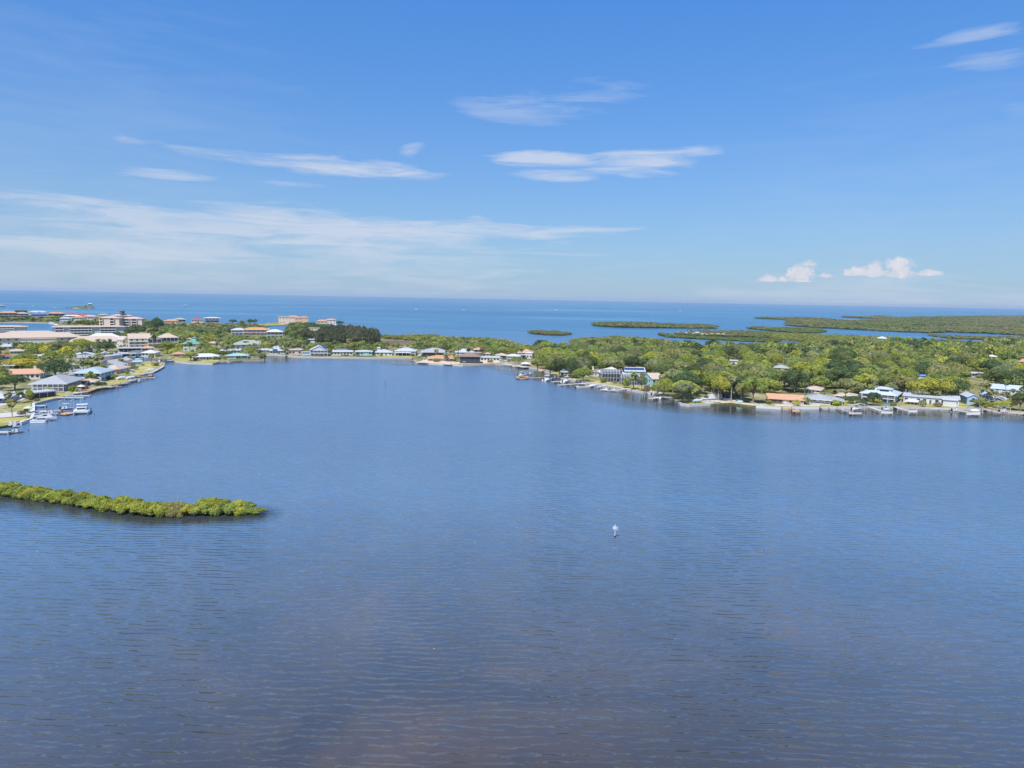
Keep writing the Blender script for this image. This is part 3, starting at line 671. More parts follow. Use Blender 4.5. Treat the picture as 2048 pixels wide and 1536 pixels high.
H('villa','pale domed roof villa peeping over the pink condominium',199,216,640,627.5,8,0,'palegreen','r_greengrey',st=1,z=.8,lm='the pale domed villa')
# --- condominiums
condo('condominium','pink five storey condominium block, tall left wing with small square windows',203,246,664,632,16,-18,5,[(.05,.18,1),(.55,.75,1)],'pink','r_pink',2.2,lm='the pink condominium')
condo('condominium','pink stepped condominium wing with shaded balconies facing the big trees',246,288,663,633.5,15,-12,5,[(.12,.4,2),(.5,.75,1)],'pink','r_pink',2.4,lm='the pink stepped wing')
condo('condominium','rear pink condominium wing carrying the dark round turret',226,262,652,628.5,12,0,5,[(.1,.4,2)],'pink','r_pink',2.0,lm='the rear pink wing',z=.8)
t_ = thing('roof_turret','small dark round turret on top of the pink condominium','turret',G(241,652,ZL)+Vector((0,6,17.5)))
MB().bar((0,0,-1),(0,0,3.2),3.3,10).build('drum','dgrey',t_); MB().bar((0,0,3.2),(0,0,4.6),3.9,10,1.2).build('cap','r_dgrey',t_)
condo('condominium','long white four storey condominium with tan roof and recessed balconies',119,243,674.5,650.5,15,3,4,[(.02,.13,2),(.22,.52,6),(.64,.86,4)],'lgrey','r_tan',1.5,1.4,lm='the long white condominium',endwall='navy')
condo('condominium','four storey tan roofed condominium cut off at the left edge of the photo',-60,45,671,650.5,15,-4,4,[(.5,.80,5)],'lgrey','r_tan',1.5,1.2,lm='the condominium at the left edge')
H('townhouse_row','long townhouse row under wide tan roofs with stepped upper storeys',-60,143,691,665,18,0,'cream','r_tan','hip',2,pitch=.42,o=1.2,wins=16,side=2,extra=[('wing',.0,.30,2,5.6,'hip','r_tan','cream',6)],cat='townhouses',lm='the long tan roofed row')
H('townhouse','upper storey block with low tan roof behind the long townhouse row',20,104,678,661.5,12,0,'cream','r_tan','hip',3,pitch=.3,wins=8,cat='townhouses',lm='the tan upper block')
H('townhouse','wide tan roofed building with three palms before its roof',150,240,694,671.5,16,0,'cream','r_tan','hip',2,pitch=.6,o=1.0,wins=8,extra=[('solar',-.02,-.01)],cat='townhouses',lm='the wide tan roof with three palms')
H('pavilion','low white dome-like hip roof between condominium and tan roof',178,240,690,666,16,0,'white','r_white','hip',2,pitch=.5,wins=0,cat='building',door=False,lm='the white low dome roof')
H('townhouse','tan gabled townhouse with white gable wall right of the three palms',236,264,695,672,13,20,'cream','r_tan','gable',2,ax='y',pitch=.7,wins=3,lm='the tan gabled townhouse',cat='townhouses')
H('townhouse','tan roofed townhouse with white balconies and blue glazing',258,300,696,666.5,13,6,'cream','r_tan','gable',3,ax='x',pitch=.6,wins=4,balc=(4,(1,)),cat='townhouses',lm='the townhouse with blue glazing')
H('townhouse','narrow tan townhouse behind the dark cypress tree',296,322,696,669,12,4,'cream','r_tan','gable',2,pitch=.6,balc=(3,),cat='townhouses',lm='the narrow tan townhouse')
H('townhouse','rightmost tan roofed townhouse with long white balcony',318,355,694,666.5,13,4,'cream','r_tan','hip',2,pitch=.5,balc=(5,),cat='townhouses',lm='the rightmost tan townhouse')
# --- left neighbourhood, near
H('house','large two storey house with grey hip roof and wraparound white columns',76,158,783,748,19,-22,'mauve','r_grey','hip',2,pitch=.5,o=1.6,wins=0,side=4,balc=(6,(0,1)),extra=[('stairs',-.02,1)],lm='the grey hip roofed two storey house',door=False)
H('house','pale blue two storey house with blue-grey roof and white garden front',155,226,763,732.5,17,-24,'paleblue','r_bluegrey','hip',2,pitch=.36,o=1.0,wins=5,side=4,extra=[('garage',.3,3,'white')],lm='the pale blue two storey house')
H('house','low bungalow with orange tiled roof and white chimney',22,94,757,736.5,15,-14,'white','r_terracotta','gable',1,ax='x',pitch=.5,o=.9,wins=6,side=2,extra=[('chimney',.18,.1),('wing',.2,.48,4,2.7,'hip','r_terracotta','white',2)],lm='the orange tiled bungalow')
H('house','white house with grey roof at the left edge near the screened pool',-40,33,806,781,14,-15,'paleblue','r_lgrey','hip',1,pitch=.35,wins=5,side=2,extra=[('awning',-.2,.5,3.5,2.5,'r_white')],lm='the white house at the left edge')
H('pool_house','long low screened pool porch with white ribbed roof by the lawn',50,108,797.5,784.5,7,28,'screen','r_lgrey','flat',1,o=.3,wins=0,side=0,band=(0,),door=False,cat='porch',lm='the long screened pool porch')
H('house','small cottage with red tiled porch roof between the two large houses',161,197,770,757,9,-15,'white','r_tan','hip',1,extra=[('wing',-.3,.1,2.5,2.3,'hip','r_orange','white',1)],lm='the red porch cottage')
H('house','two storey grey roofed house with outside stairs behind the yellow tree',160,184,706,690,10,0,'lgrey','r_tan','hip',2,balc=(3,),extra=[('stairs',-.3,1)],lm='the grey house behind the yellow tree')
H('house','white gabled roof house beside the street palms',150,190,716,704,12,0,'white','r_white','gable',1,ax='y',pitch=.5,lm='the white gabled house by the street')
H('house','grey gabled house with brown shingles behind the street palms',154,186,721,709,11,8,'cream','r_grey','gable',1,ax='x',lm='the grey gable behind street palms')
H('house','long pale roofed house running back from the street, largest of the canal row',203,236,731,709,18,-35,'lgrey','r_lgrey','gable',1,ax='y',pitch=.35,lm='the long pale roof')
H('house','cottage with bright white roof left of the canal',204,218,712,703,8,0,'white','r_white','gable',1,lm='the bright white canal cottage')
H('house','tan roofed ranch with dark gable shadow in the canal row',205,243,733,719,13,-30,'cream','r_tan','gable',1,ax='y',pitch=.5,lm='the tan ranch in the canal row')
H('house','ranch house with pale blue-green roof and green front wall',211,251,738,724,12,-25,'teal','r_bluegrey','gable',1,ax='y',pitch=.45,lm='the blue-green roofed ranch')
H('house','wide tan-brown hip roof house behind the parked boats',213,259,747,729,15,-25,'cream','r_tan','hip',1,pitch=.45,extra=[('wing',.2,.5,3,2.4,'hip','r_orange','salmon',1)],lm='the tan-brown roof by the parked boats')
H('house','white and grey cottage at the head of the canal',232,262,727,715,10,-20,'white','r_lgrey','gable',1,ax='y',lm='the white and grey canal cottage')
H('house','mauve roofed cottage beside the canal mouth lawn',240,272,733,720,11,-20,'white','r_brown','gable',1,ax='y',pitch=.5,lm='the mauve roofed cottage')
H('shed','low teal roofed shed on the canal lawn',268,282,731,723.5,6,0,'lgrey','r_paleteal','flat',1,wins=1,side=1,cat='shed',lm='the teal roofed shed')
H('house','long white flat roofed house with dark carport above the canal',240,281,706,694.5,10,0,'white','r_lgrey','flat',1,band=(0,),wins=5,lm='the white flat roofed house')
H('house','house with dark slate gable and white walls above the canal',258,292,713,700,11,0,'white','r_dgrey','hip',1,pitch=.6,lm='the dark slate gable')
H('house','bright white roofed boathouse on the canal north bank',286,319,713.5,699,10,-20,'white','r_white','hip',1,pitch=.4,lm='the white canal boathouse')
H('house','small house with orange-pink roof behind the canal boats',286,306,703,691,9,0,'pink','r_terracotta','hip',1,lm='the orange-pink roof')
H('house','white house with black carport facing the canal head',246,270,714,706,8,0,'white','r_white','flat',1,band=(0,),lm='the carport house')
H('greenhouse','white sheeted long roof half hidden under the yellow tree',3,46,737,724.5,10,-8,'white','r_white','hip',1,pitch=.5,wins=3,cat='shed',lm='the white sheeted roof')
H('house','tiny red roofed cottage at the far left among dark trees',4,19,718,708,7,0,'cream','r_red','hip',1,wins=2,lm='the tiny red roofed cottage')
H('house','white walled house half hidden in trees below the tan row',2,30,698,688,9,0,'white','r_lgrey','hip',1,lm='the half hidden white house')
H('house','low cream roofed house hidden among trees below the tan row',24,46,707,697,9,0,'cream','r_tan','hip',1,lm='the hidden cream house')
H('house','grey cottage between canal row and wide lawn',222,246,716,706,9,-10,'white','r_grey','gable',1,lm='the grey canal row cottage')
H('house','cream cottage with white flat roof by the street bend',186,203,727,718,8,0,'cream','r_white','hip',1,lm='the cream cottage at the street bend')
# --- behind / right of canal
H('house','tall house with green metal roof, cupola and flagpole',368,403,702.5,678,12,-10,'palegreen','r_green','hip',2,pitch=.55,o=1.0,wins=3,extra=[('cupola',.12,'r_green',4),('cage',.5,.98,-8,6,3)],lm='the green roofed house')
H('cottage','long white metal roofed cottage with purple shutters on the point',388,436,719,706.5,10,0,'white','r_white','hip',1,pitch=.55,wins=8,extra=[('awning',-.45,.45,2,2.3)],lm='the long white roofed cottage')
H('cottage','waterfront cottage with bright teal roof and row of small windows',455,497,717,706,10,-5,'white','r_teal','hip',1,pitch=.4,wins=9,extra=[('awning',-.1,.5,2,2.5)],lm='the teal roofed cottage')
H('house','broad house with grey-green hip roof and small central gable',472,524,699,679.5,15,0,'paleblue','r_greengrey','hip',2,pitch=.45,o=1.2,wins=5,extra=[('dormer',-.12,4,'r_greengrey'),('ac',4)],lm='the broad grey-green roofed house')
H('house','white roofed end of the townhouses beyond the palms',464,492,670,655.5,12,0,'white','r_lgrey','hip',2,balc=(4,),lm='the white roofed townhouse end')
H('house','long peach townhouses with orange tiled roof near the inlet',489,537,670,654.5,13,0,'peach','r_orange','hip',2,pitch=.4,balc=(6,),lm='the long orange roofed townhouses')
H('house','white two storey house with white hip roof beside the inlet',535,565,677,658.5,12,0,'white','r_white','hip',2,pitch=.4,balc=(4,),lm='the white house beside the inlet')
H('cottage','small orange roofed cottage left of the point cottage',348,367,713,703,7,0,'salmon','r_orange','hip',1,wins=2,lm='the small orange cottage')
H('villa','far villa with orange roof in front of the sea, left of the grey one',331,356,651,638.5,11,0,'peach','r_orange','hip',2,lm='the far orange villa')
H('villa','far grey roofed white villa over the orange one',350,371,650,635.5,11,0,'white','r_greengrey','hip',2,balc=(3,),lm='the far grey villa')
H('villa','far villa with crimson roof and pink walls standing alone by the sea',384,405,650,636.5,11,0,'pink','r_red','hip',2,lm='the far crimson roofed villa')
H('villa','tall white seaside house with wide flat-looking white roof on posts',412,438,650.5,634,11,0,'white','r_white','hip',3,pitch=.2,o=2.2,balc=(3,(1,)),lm='the tall white seaside house')
H('villa','far pink villa with flat tan roof near the inlet mouth',558,583,648,633,12,0,'pink','r_tan','flat',2,lm='the far pink flat roofed villa')
H('villa','far villa under bright orange roof beside the flat pink one',577,596,646,630.8,10,0,'pink','r_orange','hip',2,wins=3,lm='the first bright orange villa')
H('villa','small orange roofed villa in the middle of the far orange cluster',590,603,647,633.5,8,0,'peach','r_orange','hip',2,wins=2,lm='the middle bright orange villa')
H('villa','far villa with orange roof at the right of the orange cluster',601,616,646,632.5,9,0,'peach','r_orange','hip',2,wins=2,lm='the right bright orange villa')
H('villa','wide far villa with orange roof above the dark pines',634,656,654,639.2,11,0,'lgrey','r_orange','hip',2,wins=3,lm='the orange villa above the pines')
H('villa','taller far villa with red-orange roof right above the dark pines',652,672,653,637,10,0,'white','r_orange','hip',3,wins=3,lm='the taller orange villa above the pines')
H('house','flat pale yellow roofed house in front of the dark pines',616,640,664,655.5,9,0,'cream','r_tan','flat',1,lm='the pale yellow flat roof')
H('shed','low white roof glimpsed among trees behind the houseboat',614,636,686,678,8,0,'white','r_white','flat',1,wins=2,side=0,cat='shed',lm='the low white roof in the trees')
# --- middle shore
H('cottage','white cottage with pale ribbed roof just right of the inlet trees',541,571,708,694.5,11,0,'white','r_lgrey','hip',1,pitch=.45,wins=6,lm='the white ribbed roof cottage')
H('cottage','peach walled cottage with paired windows by the seawall',578,602,710,698,10,0,'peach','r_tan','flat',1,wins=4,lm='the peach cottage')
H('house','two storey white house with front gable and upper balcony',621,655,712,690.5,13,0,'white','r_lgrey','gable',2,ax='y',pitch=.5,balc=(5,),extra=[('solar',.2,.45)],lm='the white gabled two storey house')
H('cottage','long cream cottage with white roof and dark roof strip',662,705,711,698,10,0,'cream','r_white','hip',1,pitch=.3,wins=7,extra=[('solar',-.35,.42)],lm='the long cream cottage')
H('cottage','pale teal cottage with white flat roof and two windows',712,744,711,699.5,10,0,'teal','r_lgrey','hip',1,pitch=.2,wins=4,extra=[('garage',-.38,3,'dgrey')],lm='the pale teal cottage')
H('cottage','white house with small raised gable left of the big lawn',752,784,711,698.5,11,0,'white','r_lgrey','hip',1,pitch=.35,wins=4,extra=[('cupola',-.32,'r_lgrey',0)],lm='the small raised gable house')
H('house','white hip roofed house with dark carport on the wide lawn',790,835,711.5,695,13,-8,'white','r_lgrey','hip',2,pitch=.35,wins=5,extra=[('awning',-.5,.3,4,2.8,'r_white'),('garage',-.1,9,'black')],lm='the white house with dark carport')
H('house','house with large grey pyramid roof and dark screened walls',845,893,713,695.5,15,0,'dgrey','r_grey','hip',1,pitch=.6,o=1.6,wins=6,lm='the large grey pyramid roof')
H('cottage','low cottage with vivid orange roof on the point',857,907,722.5,710,13,0,'peach','r_orange','hip',1,pitch=.42,o=1.0,wins=6,lm='the vivid orange roofed cottage')
H('house','house with pale grey hip roof behind the orange cottage',911,946,712,697,12,0,'paleblue','r_lgrey','hip',2,pitch=.5,wins=4,lm='the pale grey hip roof')
H('house','two storey house wrapped in dark screens under a brown roof',920,960,727,704.5,13,0,'screen','r_brown','hip',2,pitch=.4,o=.8,wins=0,side=0,band=(0,1),door=False,trim='dgrey',lm='the dark screened house')
H('house','narrow two storey house with red tiled roof and cream walls',948,965,712,694.5,9,0,'pink','r_terracotta','hip',2,balc=(2,),wins=2,lm='the narrow red roofed house')
H('cottage','low white flat roofed cottage right of the dark screened house',961,999,723,713,10,0,'white','r_lgrey','flat',1,wins=6,lm='the low white flat cottage')
H('cottage','small tan roofed stilt cottage with open porch',992,1014,716,706,8,0,'cream','r_tan','hip',1,band=(0,),lm='the tan stilt cottage')
H('cottage','cottage with broad white roof left of the red-brown roof',1014,1040,717,707.5,10,0,'white','r_white','hip',1,pitch=.4,lm='the broad white cottage roof')
H('house','house with half red-brown, half white roof at the edge of the wood',1036,1068,716,698,12,-6,'white','r_terracotta','hip',2,pitch=.4,wins=4,extra=[('wing',.1,.5,3,4.2,'hip','r_white','white',2),('awning',-.5,.1,3,2.7,'r_lgrey')],lm='the red and white roofed house')
H('garden_shed','tiny tan roofed shed behind the red tiled house',971,980,712,705,6,0,'cream','r_terracotta','hip',1,wins=1,side=0,cat='shed',lm='the tiny tan shed')
# --- right shore
H('house','house with white pyramid roof behind a tall dark pool enclosure',1196,1250,762,733.5,17,10,'white','r_white','hip',2,pitch=.62,o=1.0,wins=4,extra=[('cage',-.62,.28,7,7.2,7)],lm='the white pyramid roofed house')
H('house','low house with white roof behind the second pool enclosure',1236,1288,768,745,14,14,'teal','r_metal','hip',1,pitch=.35,wins=5,extra=[('cage',-.72,.12,6.5,5.8,7)],lm='the second pool enclosure')
H('house','pale blue upper house with solar panels across its roof',1244,1290,751,734,11,10,'sky','r_metal','gable',2,ax='x',pitch=.4,wins=4,extra=[('solar',-.48,.48)],lm='the solar panel roofed house')
H('house','brown roofed house with stone chimney behind the white pyramid roof',1182,1206,752,737,10,0,'lgrey','r_brown','hip',2,extra=[('chimney',-.35)],lm='the brown roof with chimney')
H('house','house with tan-grey gabled roof and pale blue end wall',1282,1326,778,745,15,24,'teal','r_tan','gable',2,ax='x',pitch=.75,wins=3,side=2,lm='the tan gabled shore house')
H('shed','small white roof deep in the wood',1460,1474,728,720,6,0,'white','r_white','flat',1,wins=1,side=0,cat='shed',lm='the small white roof in the wood',kv=.5)
H('house','grey roofed cottage half buried in trees behind the tall palms',1549,1574,742,729,10,0,'lgrey','r_grey','hip',1,lm='the half buried grey cottage',kv=.5)
H('bungalow','long bungalow with orange tiled roof on the white seawall',1533,1604,807.5,787.5,12,4,'peach','r_terracotta','gable',1,ax='x',pitch=.5,o=1.0,wins=7,extra=[('garage',-.26,6,'brown')],lm='the long orange roofed bungalow')
H('house','tan walled house with pinkish brown roof among trees',1612,1645,786,771.5,11,-8,'cream','r_pink','hip',1,pitch=.5,wins=3,extra=[('awning',-.5,0,3,2.3)],lm='the pinkish roofed house in trees')
H('house','grey metal roofed house with dark purple screened porch',1612,1664,808.5,787.5,13,-6,'white','r_grey','hip',2,pitch=.45,o=.9,wins=4,band=(0,),lm='the purple screened house')
H('house','house with faded tan shingle roof behind round bushes',1672,1714,799,785.5,12,-10,'cream','r_tan','hip',1,pitch=.45,lm='the faded tan roof')
H('house','small cottage with grey shingle roof and turquoise pool',1660,1684,808,796,8,0,'white','r_grey','hip',1,pitch=.6,wins=2,extra=[('awning',-.5,.5,3,2.2,'r_grey')],lm='the pool cottage')
H('house','big pale blue house with steep metal roof, dormer and tall posts',1727,1794,804,771.5,15,-8,'paleblue','r_metal','hip',2,pitch=.75,o=1.2,wins=5,balc=(5,),extra=[('dormer',.14,6,'r_metal'),('solar',-.35,-.12)],lm='the big pale blue house')
H('house','long low white flat roofed house with roof pergola',1813,1908,808.5,790,13,0,'white','r_lgrey','flat',1,o=.5,wins=9,extra=[('garage',.1,4,'white'),('wing',.22,.46,2.5,3.0,'flat','r_lgrey','white',0)],lm='the long white flat roofed house')
H('gazebo','small white roofed screened gazebo by the boat dock',1814,1834,809.5,796.5,6,0,'screen','r_white','hip',1,pitch=.7,o=.5,wins=0,side=0,band=(0,),door=False,cat='gazebo',lm='the white gazebo')
H('house','bright blue gabled house with pale roof and single window',1921,1954,809.5,785,12,16,'sky','r_metal','gable',2,ax='y',pitch=.5,wins=1,side=2,lm='the bright blue gabled house')
H('house','long blue-grey house with ribbed white metal roof on higher ground',1981,2047,788,768.5,13,0,'paleblue','r_metal','gable',2,ax='x',pitch=.4,wins=6,lm='the white ribbed roof house')
H('house','cottage with pale metal gable beside the outdoor stairs',1960,1988,803,784,10,18,'white','r_metal','gable',2,ax='y',pitch=.5,extra=[('stairs',.1,-1)],lm='the cottage with outdoor stairs')
H('house','dark roofed deck house behind the kayak lawn',1984,2012,806,794,9,-10,'brown','r_lgrey','gable',1,ax='y',lm='the dark deck house')
H('house','house with orange tiled roof at the right edge of the wood',2033,2062,730,716.5,12,0,'white','r_orange','hip',1,lm='the orange roof at the right edge',kv=.5)
H('pavilion','lone white roofed building at the edge of the far marsh',1755,1772,681,673,10,0,'white','r_white','hip',1,pitch=.6,wins=2,side=0,cat='building',lm='the lone white marsh building')
H('shed','small blue roof in the wood above the long white house',1836,1848,758,752,5,0,'sky','r_blue','flat',1,wins=1,side=0,cat='shed',lm='the small blue roof',kv=.5)
H('house','white cottage among dark trees near the far right channel',1975,1991,718,709,8,0,'white','r_white','hip',1,wins=2,lm='the white cottage in dark trees',kv=.5)
H('shed','white carport in the wood left of the ribbed metal roof',1943,1962,754,747.5,7,0,'white','r_white','flat',1,wins=0,side=0,band=(0,),door=False,cat='shed',lm='the white carport in the wood',kv=.5)
H('shed','white canopy shed at the foot of the wooden dock',1044,1058,732,724.5,5,0,'dgrey','r_white','hip',1,pitch=.5,o=.8,wins=0,side=0,door=False,cat='shed',lm='the white canopy shed')
H('shed','pale walled boat shed right of the blue canopy',1121,1136,752,745,5,0,'cream','r_lgrey','flat',1,wins=2,side=0,cat='shed',lm='the pale boat shed')
H('cottage','low white cottage with blue shade left of the broad grey-green roof',440,458,705,697,8,0,'white','r_lgrey','hip',1,lm='the blue shaded low cottage')
H('cottage','small white cottage hidden under the palms before the broad roof',462,480,707,699.5,7,0,'white','r_white','flat',1,wins=3,lm='the white palm cottage')
H('cottage','pale grey cottage right of the broad grey-green roof',522,540,704,696,9,0,'lgrey','r_lgrey','hip',1,lm='the pale grey inlet cottage')
H('cottage','cream cottage behind the white cars near the inlet',546,566,699,691,9,0,'cream','r_lgrey','hip',1,lm='the cream inlet cottage')
H('cottage','brown roofed cottage in the gardens behind the peach cottage',586,606,703,695,9,0,'cream','r_brown','hip',1,lm='the brown garden cottage')
H('cottage','tiny orange roofed hut at the dark trees of the inlet',374,384,682,675,6,0,'cream','r_terracotta','hip',1,wins=1,side=0,lm='the tiny inlet hut')
H('cottage','long beige roof among the trees behind the green roofed house',416,446,690,682.5,10,0,'cream','r_tan','hip',1,lm='the long beige roof')
H('cottage','grey roofed cottage between yellow tree and tan townhouses',226,246,711,703,8,0,'white','r_grey','hip',1,lm='the grey cottage by the townhouses')
H('cottage','white cottage with lean-to at the street bend',128,146,735,726,8,0,'white','r_white','gable',1,lm='the lean-to cottage')
H('cottage','low tan cottage left of the street palms',122,140,726,718,9,0,'cream','r_tan','hip',1,lm='the low tan cottage')
H('cottage','flat white carport roof before the tan ranch',222,238,741,735,6,-20,'white','r_white','flat',1,wins=0,side=0,band=(0,),door=False,lm='the flat carport')
H('cottage','brown shingle cottage in shade behind the bright orange bungalow',58,82,733,724,9,0,'cream','r_brown','hip',1,lm='the brown shingle cottage')
H('cottage','pale roofed cottage among trees below the wide tan roof',80,100,716,708,9,0,'white','r_lgrey','hip',1,lm='the pale cottage in the trees')
# far islet stilt house
def stilt_house(label, x0, x1, yb, yt, wall, roof, lm=None):
    cen, rz, w, dist = frame_at(x0, x1, yb, 8, 0, 0); h = top_height(yt, (x0+x1)/2, dist, 0)
    t = thing('stilt_house', label, 'house', cen, rz)
    MB().box(-w/2, w/2, -4, 4, h*.35, h*.75).build('wall', wall, t); roof_mb('hip', w, 8, 1.5, h*.75+.004, h*.25).build('roof', roof, t)
    MB().box(-w/2-2, w/2+2, -6, 6, h*.3, h*.35-.003).build('deck', 'palewood', t)
    for sx in (-1, 0, 1):
        for sy in (-1, 1): MB().bar((sx*w*.45, sy*4, -2), (sx*w*.45, sy*4, h*.3), .35).build('stilt', 'pile', t)
stilt_house('white roofed stilt house standing in the sea beside the low islet', 177, 184, 612, 606.5, 'dgrey', 'white')
stilt_house('stilt house with pale yellow roof in the sea at the left edge', -8, 8, 614.3, 610, 'navy', 'yellow')
stilt_house('white stilt house on the open sea left of the middle, alone', 368, 374, 613.2, 609.8, 'dgrey', 'white')
# ------------------------------------------------------------------ boats
def hull_mb(L, B, h, sheer=.35, fine=2.2, z0=0.0):
    rings = []
    for i in range(9):
        t = i/8; x = -L/2+L*t; wd = B/2*(1-max(0, (t-.35)/.65)**fine)*(1 if t > .1 else .93); top = h*(1+sheer*t*t); kz = h*.55*max(0, (t-.75)/.25)**2
        wd = max(wd, .03)
        rings.append([(x, -wd, z0+top), (x, -wd*.82, z0+kz+h*.15), (x, -wd*.25, z0-h*.25+kz), (x, wd*.25, z0-h*.25+kz), (x, wd*.82, z0+kz+h*.15), (x, wd, z0+top)])
    return MB().loft(rings)
BOATN = {}
def boat(kind, x0, y0, x1, y1, label, hull='gel', z=0.0, beam=None, trim='white', top='white', name=None, group=None, cap=None):
    a, b = G(x0, y0, z), G(x1, y1, z); L = (b-a).length
    if cap: L = min(L, cap)
    c = (a+b)/2; rz = math.atan2(b.y-a.y, b.x-a.x); B = beam or max(1.2, min(3.6, L*.32)); h = max(.45, B*.30)
    nm = name or {'console': 'motorboat', 'cruiser': 'cabin_cruiser', 'skiff': 'skiff', 'pontoon': 'pontoon_boat', 'kayak': 'kayak', 'cat': 'catamaran', 'covered': 'covered_boat', 'house': 'houseboat'}[kind]
    t = thing(nm, label, 'boat', (c.x, c.y, z), rz, group)
    if kind == 'pontoon':
        for s in (-1, 1): MB().bar((-L/2, s*B*.36, .18), (L/2-.9, s*B*.36, .18), .34, 8).bar((L/2-.9, s*B*.36, .18), (L/2, s*B*.36, .3), .34, 8, .05).build('pontoon', 'alu', t)
        MB().box(-L/2, L/2-.4, -B/2, B/2, .5, .62).build('deck', 'palewood', t)
        MB().box(-L/2, L/2-.4, -B/2, -B/2+.06, .623, 1.2).box(-L/2, L/2-.4, B/2-.06, B/2, .623, 1.2).box(L/2-.46, L/2-.4, -B/2+.061, B/2-.061, .623, 1.2).build('side_panel', hull, t)
        MB().box(-L/2+.5, -L/2+1.3, -B/2+.2, B/2-.2, .623, 1.15).box(L/2-2.4, L/2-.8, -B/2+.15, -B/2+.7, .623, 1.1).build('seat', 'cream', t)
        o = MB().box(-L*.3, L*.2, -B/2+.05, B/2-.05, 2.5, 2.58).build('canopy', top, t)
        for sx in (-.28, .18):
            for s in (-1, 1): MB().bar((sx*L, s*(B/2-.1), .9), (sx*L, s*(B/2-.1), 2.5), .04, 5).build('post', 'alu', o)
        MB().box(-L/2-.6, -L/2-.02, -.25, .25, 0, 1.1).build('motor', 'black', t); return t
    if kind == 'kayak': hull_mb(L, .8, .3, .2, 1.6).build('hull', hull, t); MB().box(-.6, .3, -.22, .22, .25, .36).build('seat', 'black', t); return t
    if kind == 'cat':
        for s in (-1, 1):
            m = hull_mb(L, 1.5, 1.4, .1, 1.8); m.v = [(x, y+s*2.6, z_) for x, y, z_ in m.v]; m.build('hull', 'gel', t)
        MB().loft([[(x, -3.2*k, 1.0), (x, 3.2*k, 1.0), (x, 3.2*k, 1.75), (x, -3.2*k, 1.75)] for x, k in ((-L/2+.3, 1), (0, 1.02), (L*.3, .98))]).build('bridge_deck', 'gel', t)
        o = MB().loft([[(x, -2.4*k, 1.753), (x, 2.4*k, 1.753), (x, 2.1*k, 1.753+h2), (x, -2.1*k, 1.753+h2)] for x, k, h2 in ((-L*.3, 1, 1.2), (L*.1, 1, 1.25), (L*.24, .85, .35))]).build('cabin', 'gel', t)
        MB().add([(L*.115, -1.95, 2.95), (L*.115, 1.95, 2.95), (L*.215, 1.7, 2.31), (L*.215, -1.7, 2.31)], [(0, 1, 2, 3)]).build('windscreen', 'glass', o)
        for s in (-1, 1): MB().box(-L*.2, L*.08, s*2.26-.02, s*2.26+.16*s if s > 0 else s*2.26+.02, 2.2, 2.7).build('window', 'glass', o)
        MB().box(-L*.42, -L*.12, -2.3, 2.3, 3.9, 4.02).build('hardtop', 'white', t)
        for s in (-1, 1): MB().bar((-L*.4, s*2.1, 1.7), (-L*.4, s*2.1, 3.9), .06).build('post', 'alu', t)
        MB().bar((.4, 0, 2.9), (.4, 0, 9.2), .09, 6, .06).bar((.4, -1, 6.4), (.4, 1, 6.4), .04, 4).build('mast', 'alu', t)
        MB().bar((L*.3, -2.6, 2.2), (L*.47, -2.6, 2.3), .04, 4).bar((L*.3, 2.6, 2.2), (L*.47, 2.6, 2.3), .04, 4).bar((L*.47, -2.6, 2.3), (L*.47, 2.6, 2.3), .04, 4).build('bow_rail', 'alu', t); return t
    hull_mb(L, B, h).build('hull', hull, t)
    if kind != 'covered': MB().loft([[(x, -k*B/2, h*1.02+.02*x/L), (x, k*B/2, h*1.02+.02*x/L), (x, k*B/2*.98, h*1.06), (x, -k*B/2*.98, h*1.06)] for x, k in ((-L*.46, .85), (L*.1, .84), (L*.3, .5))]).build('deck', 'cream' if kind != 'cruiser' else 'gel', t)
    if kind == 'covered':
        MB().loft([[(x, -k*B/2, h*1.05), (x, 0, h*1.05+q), (x, k*B/2, h*1.05)] for x, k, q in ((-L*.5, .95, .4), (-L*.1, 1.02, .9), (L*.25, .75, .6), (L*.47, .1, .5))]).build('cover', top, t); return t
    if kind in ('console', 'skiff'):
        MB().box(-.4, .4, -.4, .4, h*1.07, h+1.15).build('console', trim, t)
        MB().add([(.42, -.38, h+1.1), (.42, .38, h+1.1), (.2, .34, h+1.6), (.2, -.34, h+1.6)], [(0, 1, 2, 3)]).build('windscreen', 'glass', t)
        MB().box(-1.5, -.9, -.5, .5, h*1.07, h+.75).build('seat', 'white', t)
    if kind == 'console':
        o = MB().box(-1.2, 1.0, -B*.36, B*.36, h+2.05, h+2.13).build('hardtop', top, t)
        for sx in (-1.05, .85):
            for s in (-1, 1): MB().bar((sx*.8, s*B*.28, h), (sx, s*B*.33, h+2.05), .035, 5).build('post', 'alu', o)
    if kind == 'cruiser':
        MB().loft([[(x, -k*B/2, h*1.06), (x, k*B/2, h*1.06), (x, k*B/2*.85, h*1.06+q), (x, -k*B/2*.85, h*1.06+q)] for x, k, q in ((-L*.2, .78, 1.3), (L*.08, .76, 1.25), (L*.3, .45, .3))]).build('cabin', 'gel', t)
        MB().box(-L*.18, L*.06, -B*.375-.03, -B*.36, h+.75, h+1.2).box(-L*.18, L*.06, B*.36, B*.375+.03, h+.75, h+1.2).build('window', 'glass', t)
        MB().box(-L*.3, L*.02, -B*.34, B*.34, h+2.3, h+2.4).build('hardtop', top, t)
        for s in (-1, 1): MB().bar((-L*.27, s*B*.3, h), (-L*.27, s*B*.3, h+2.3), .05, 5).bar((0, s*B*.3, h+1), (0, s*B*.3, h+2.3), .05, 5).build('post', 'alu', t)
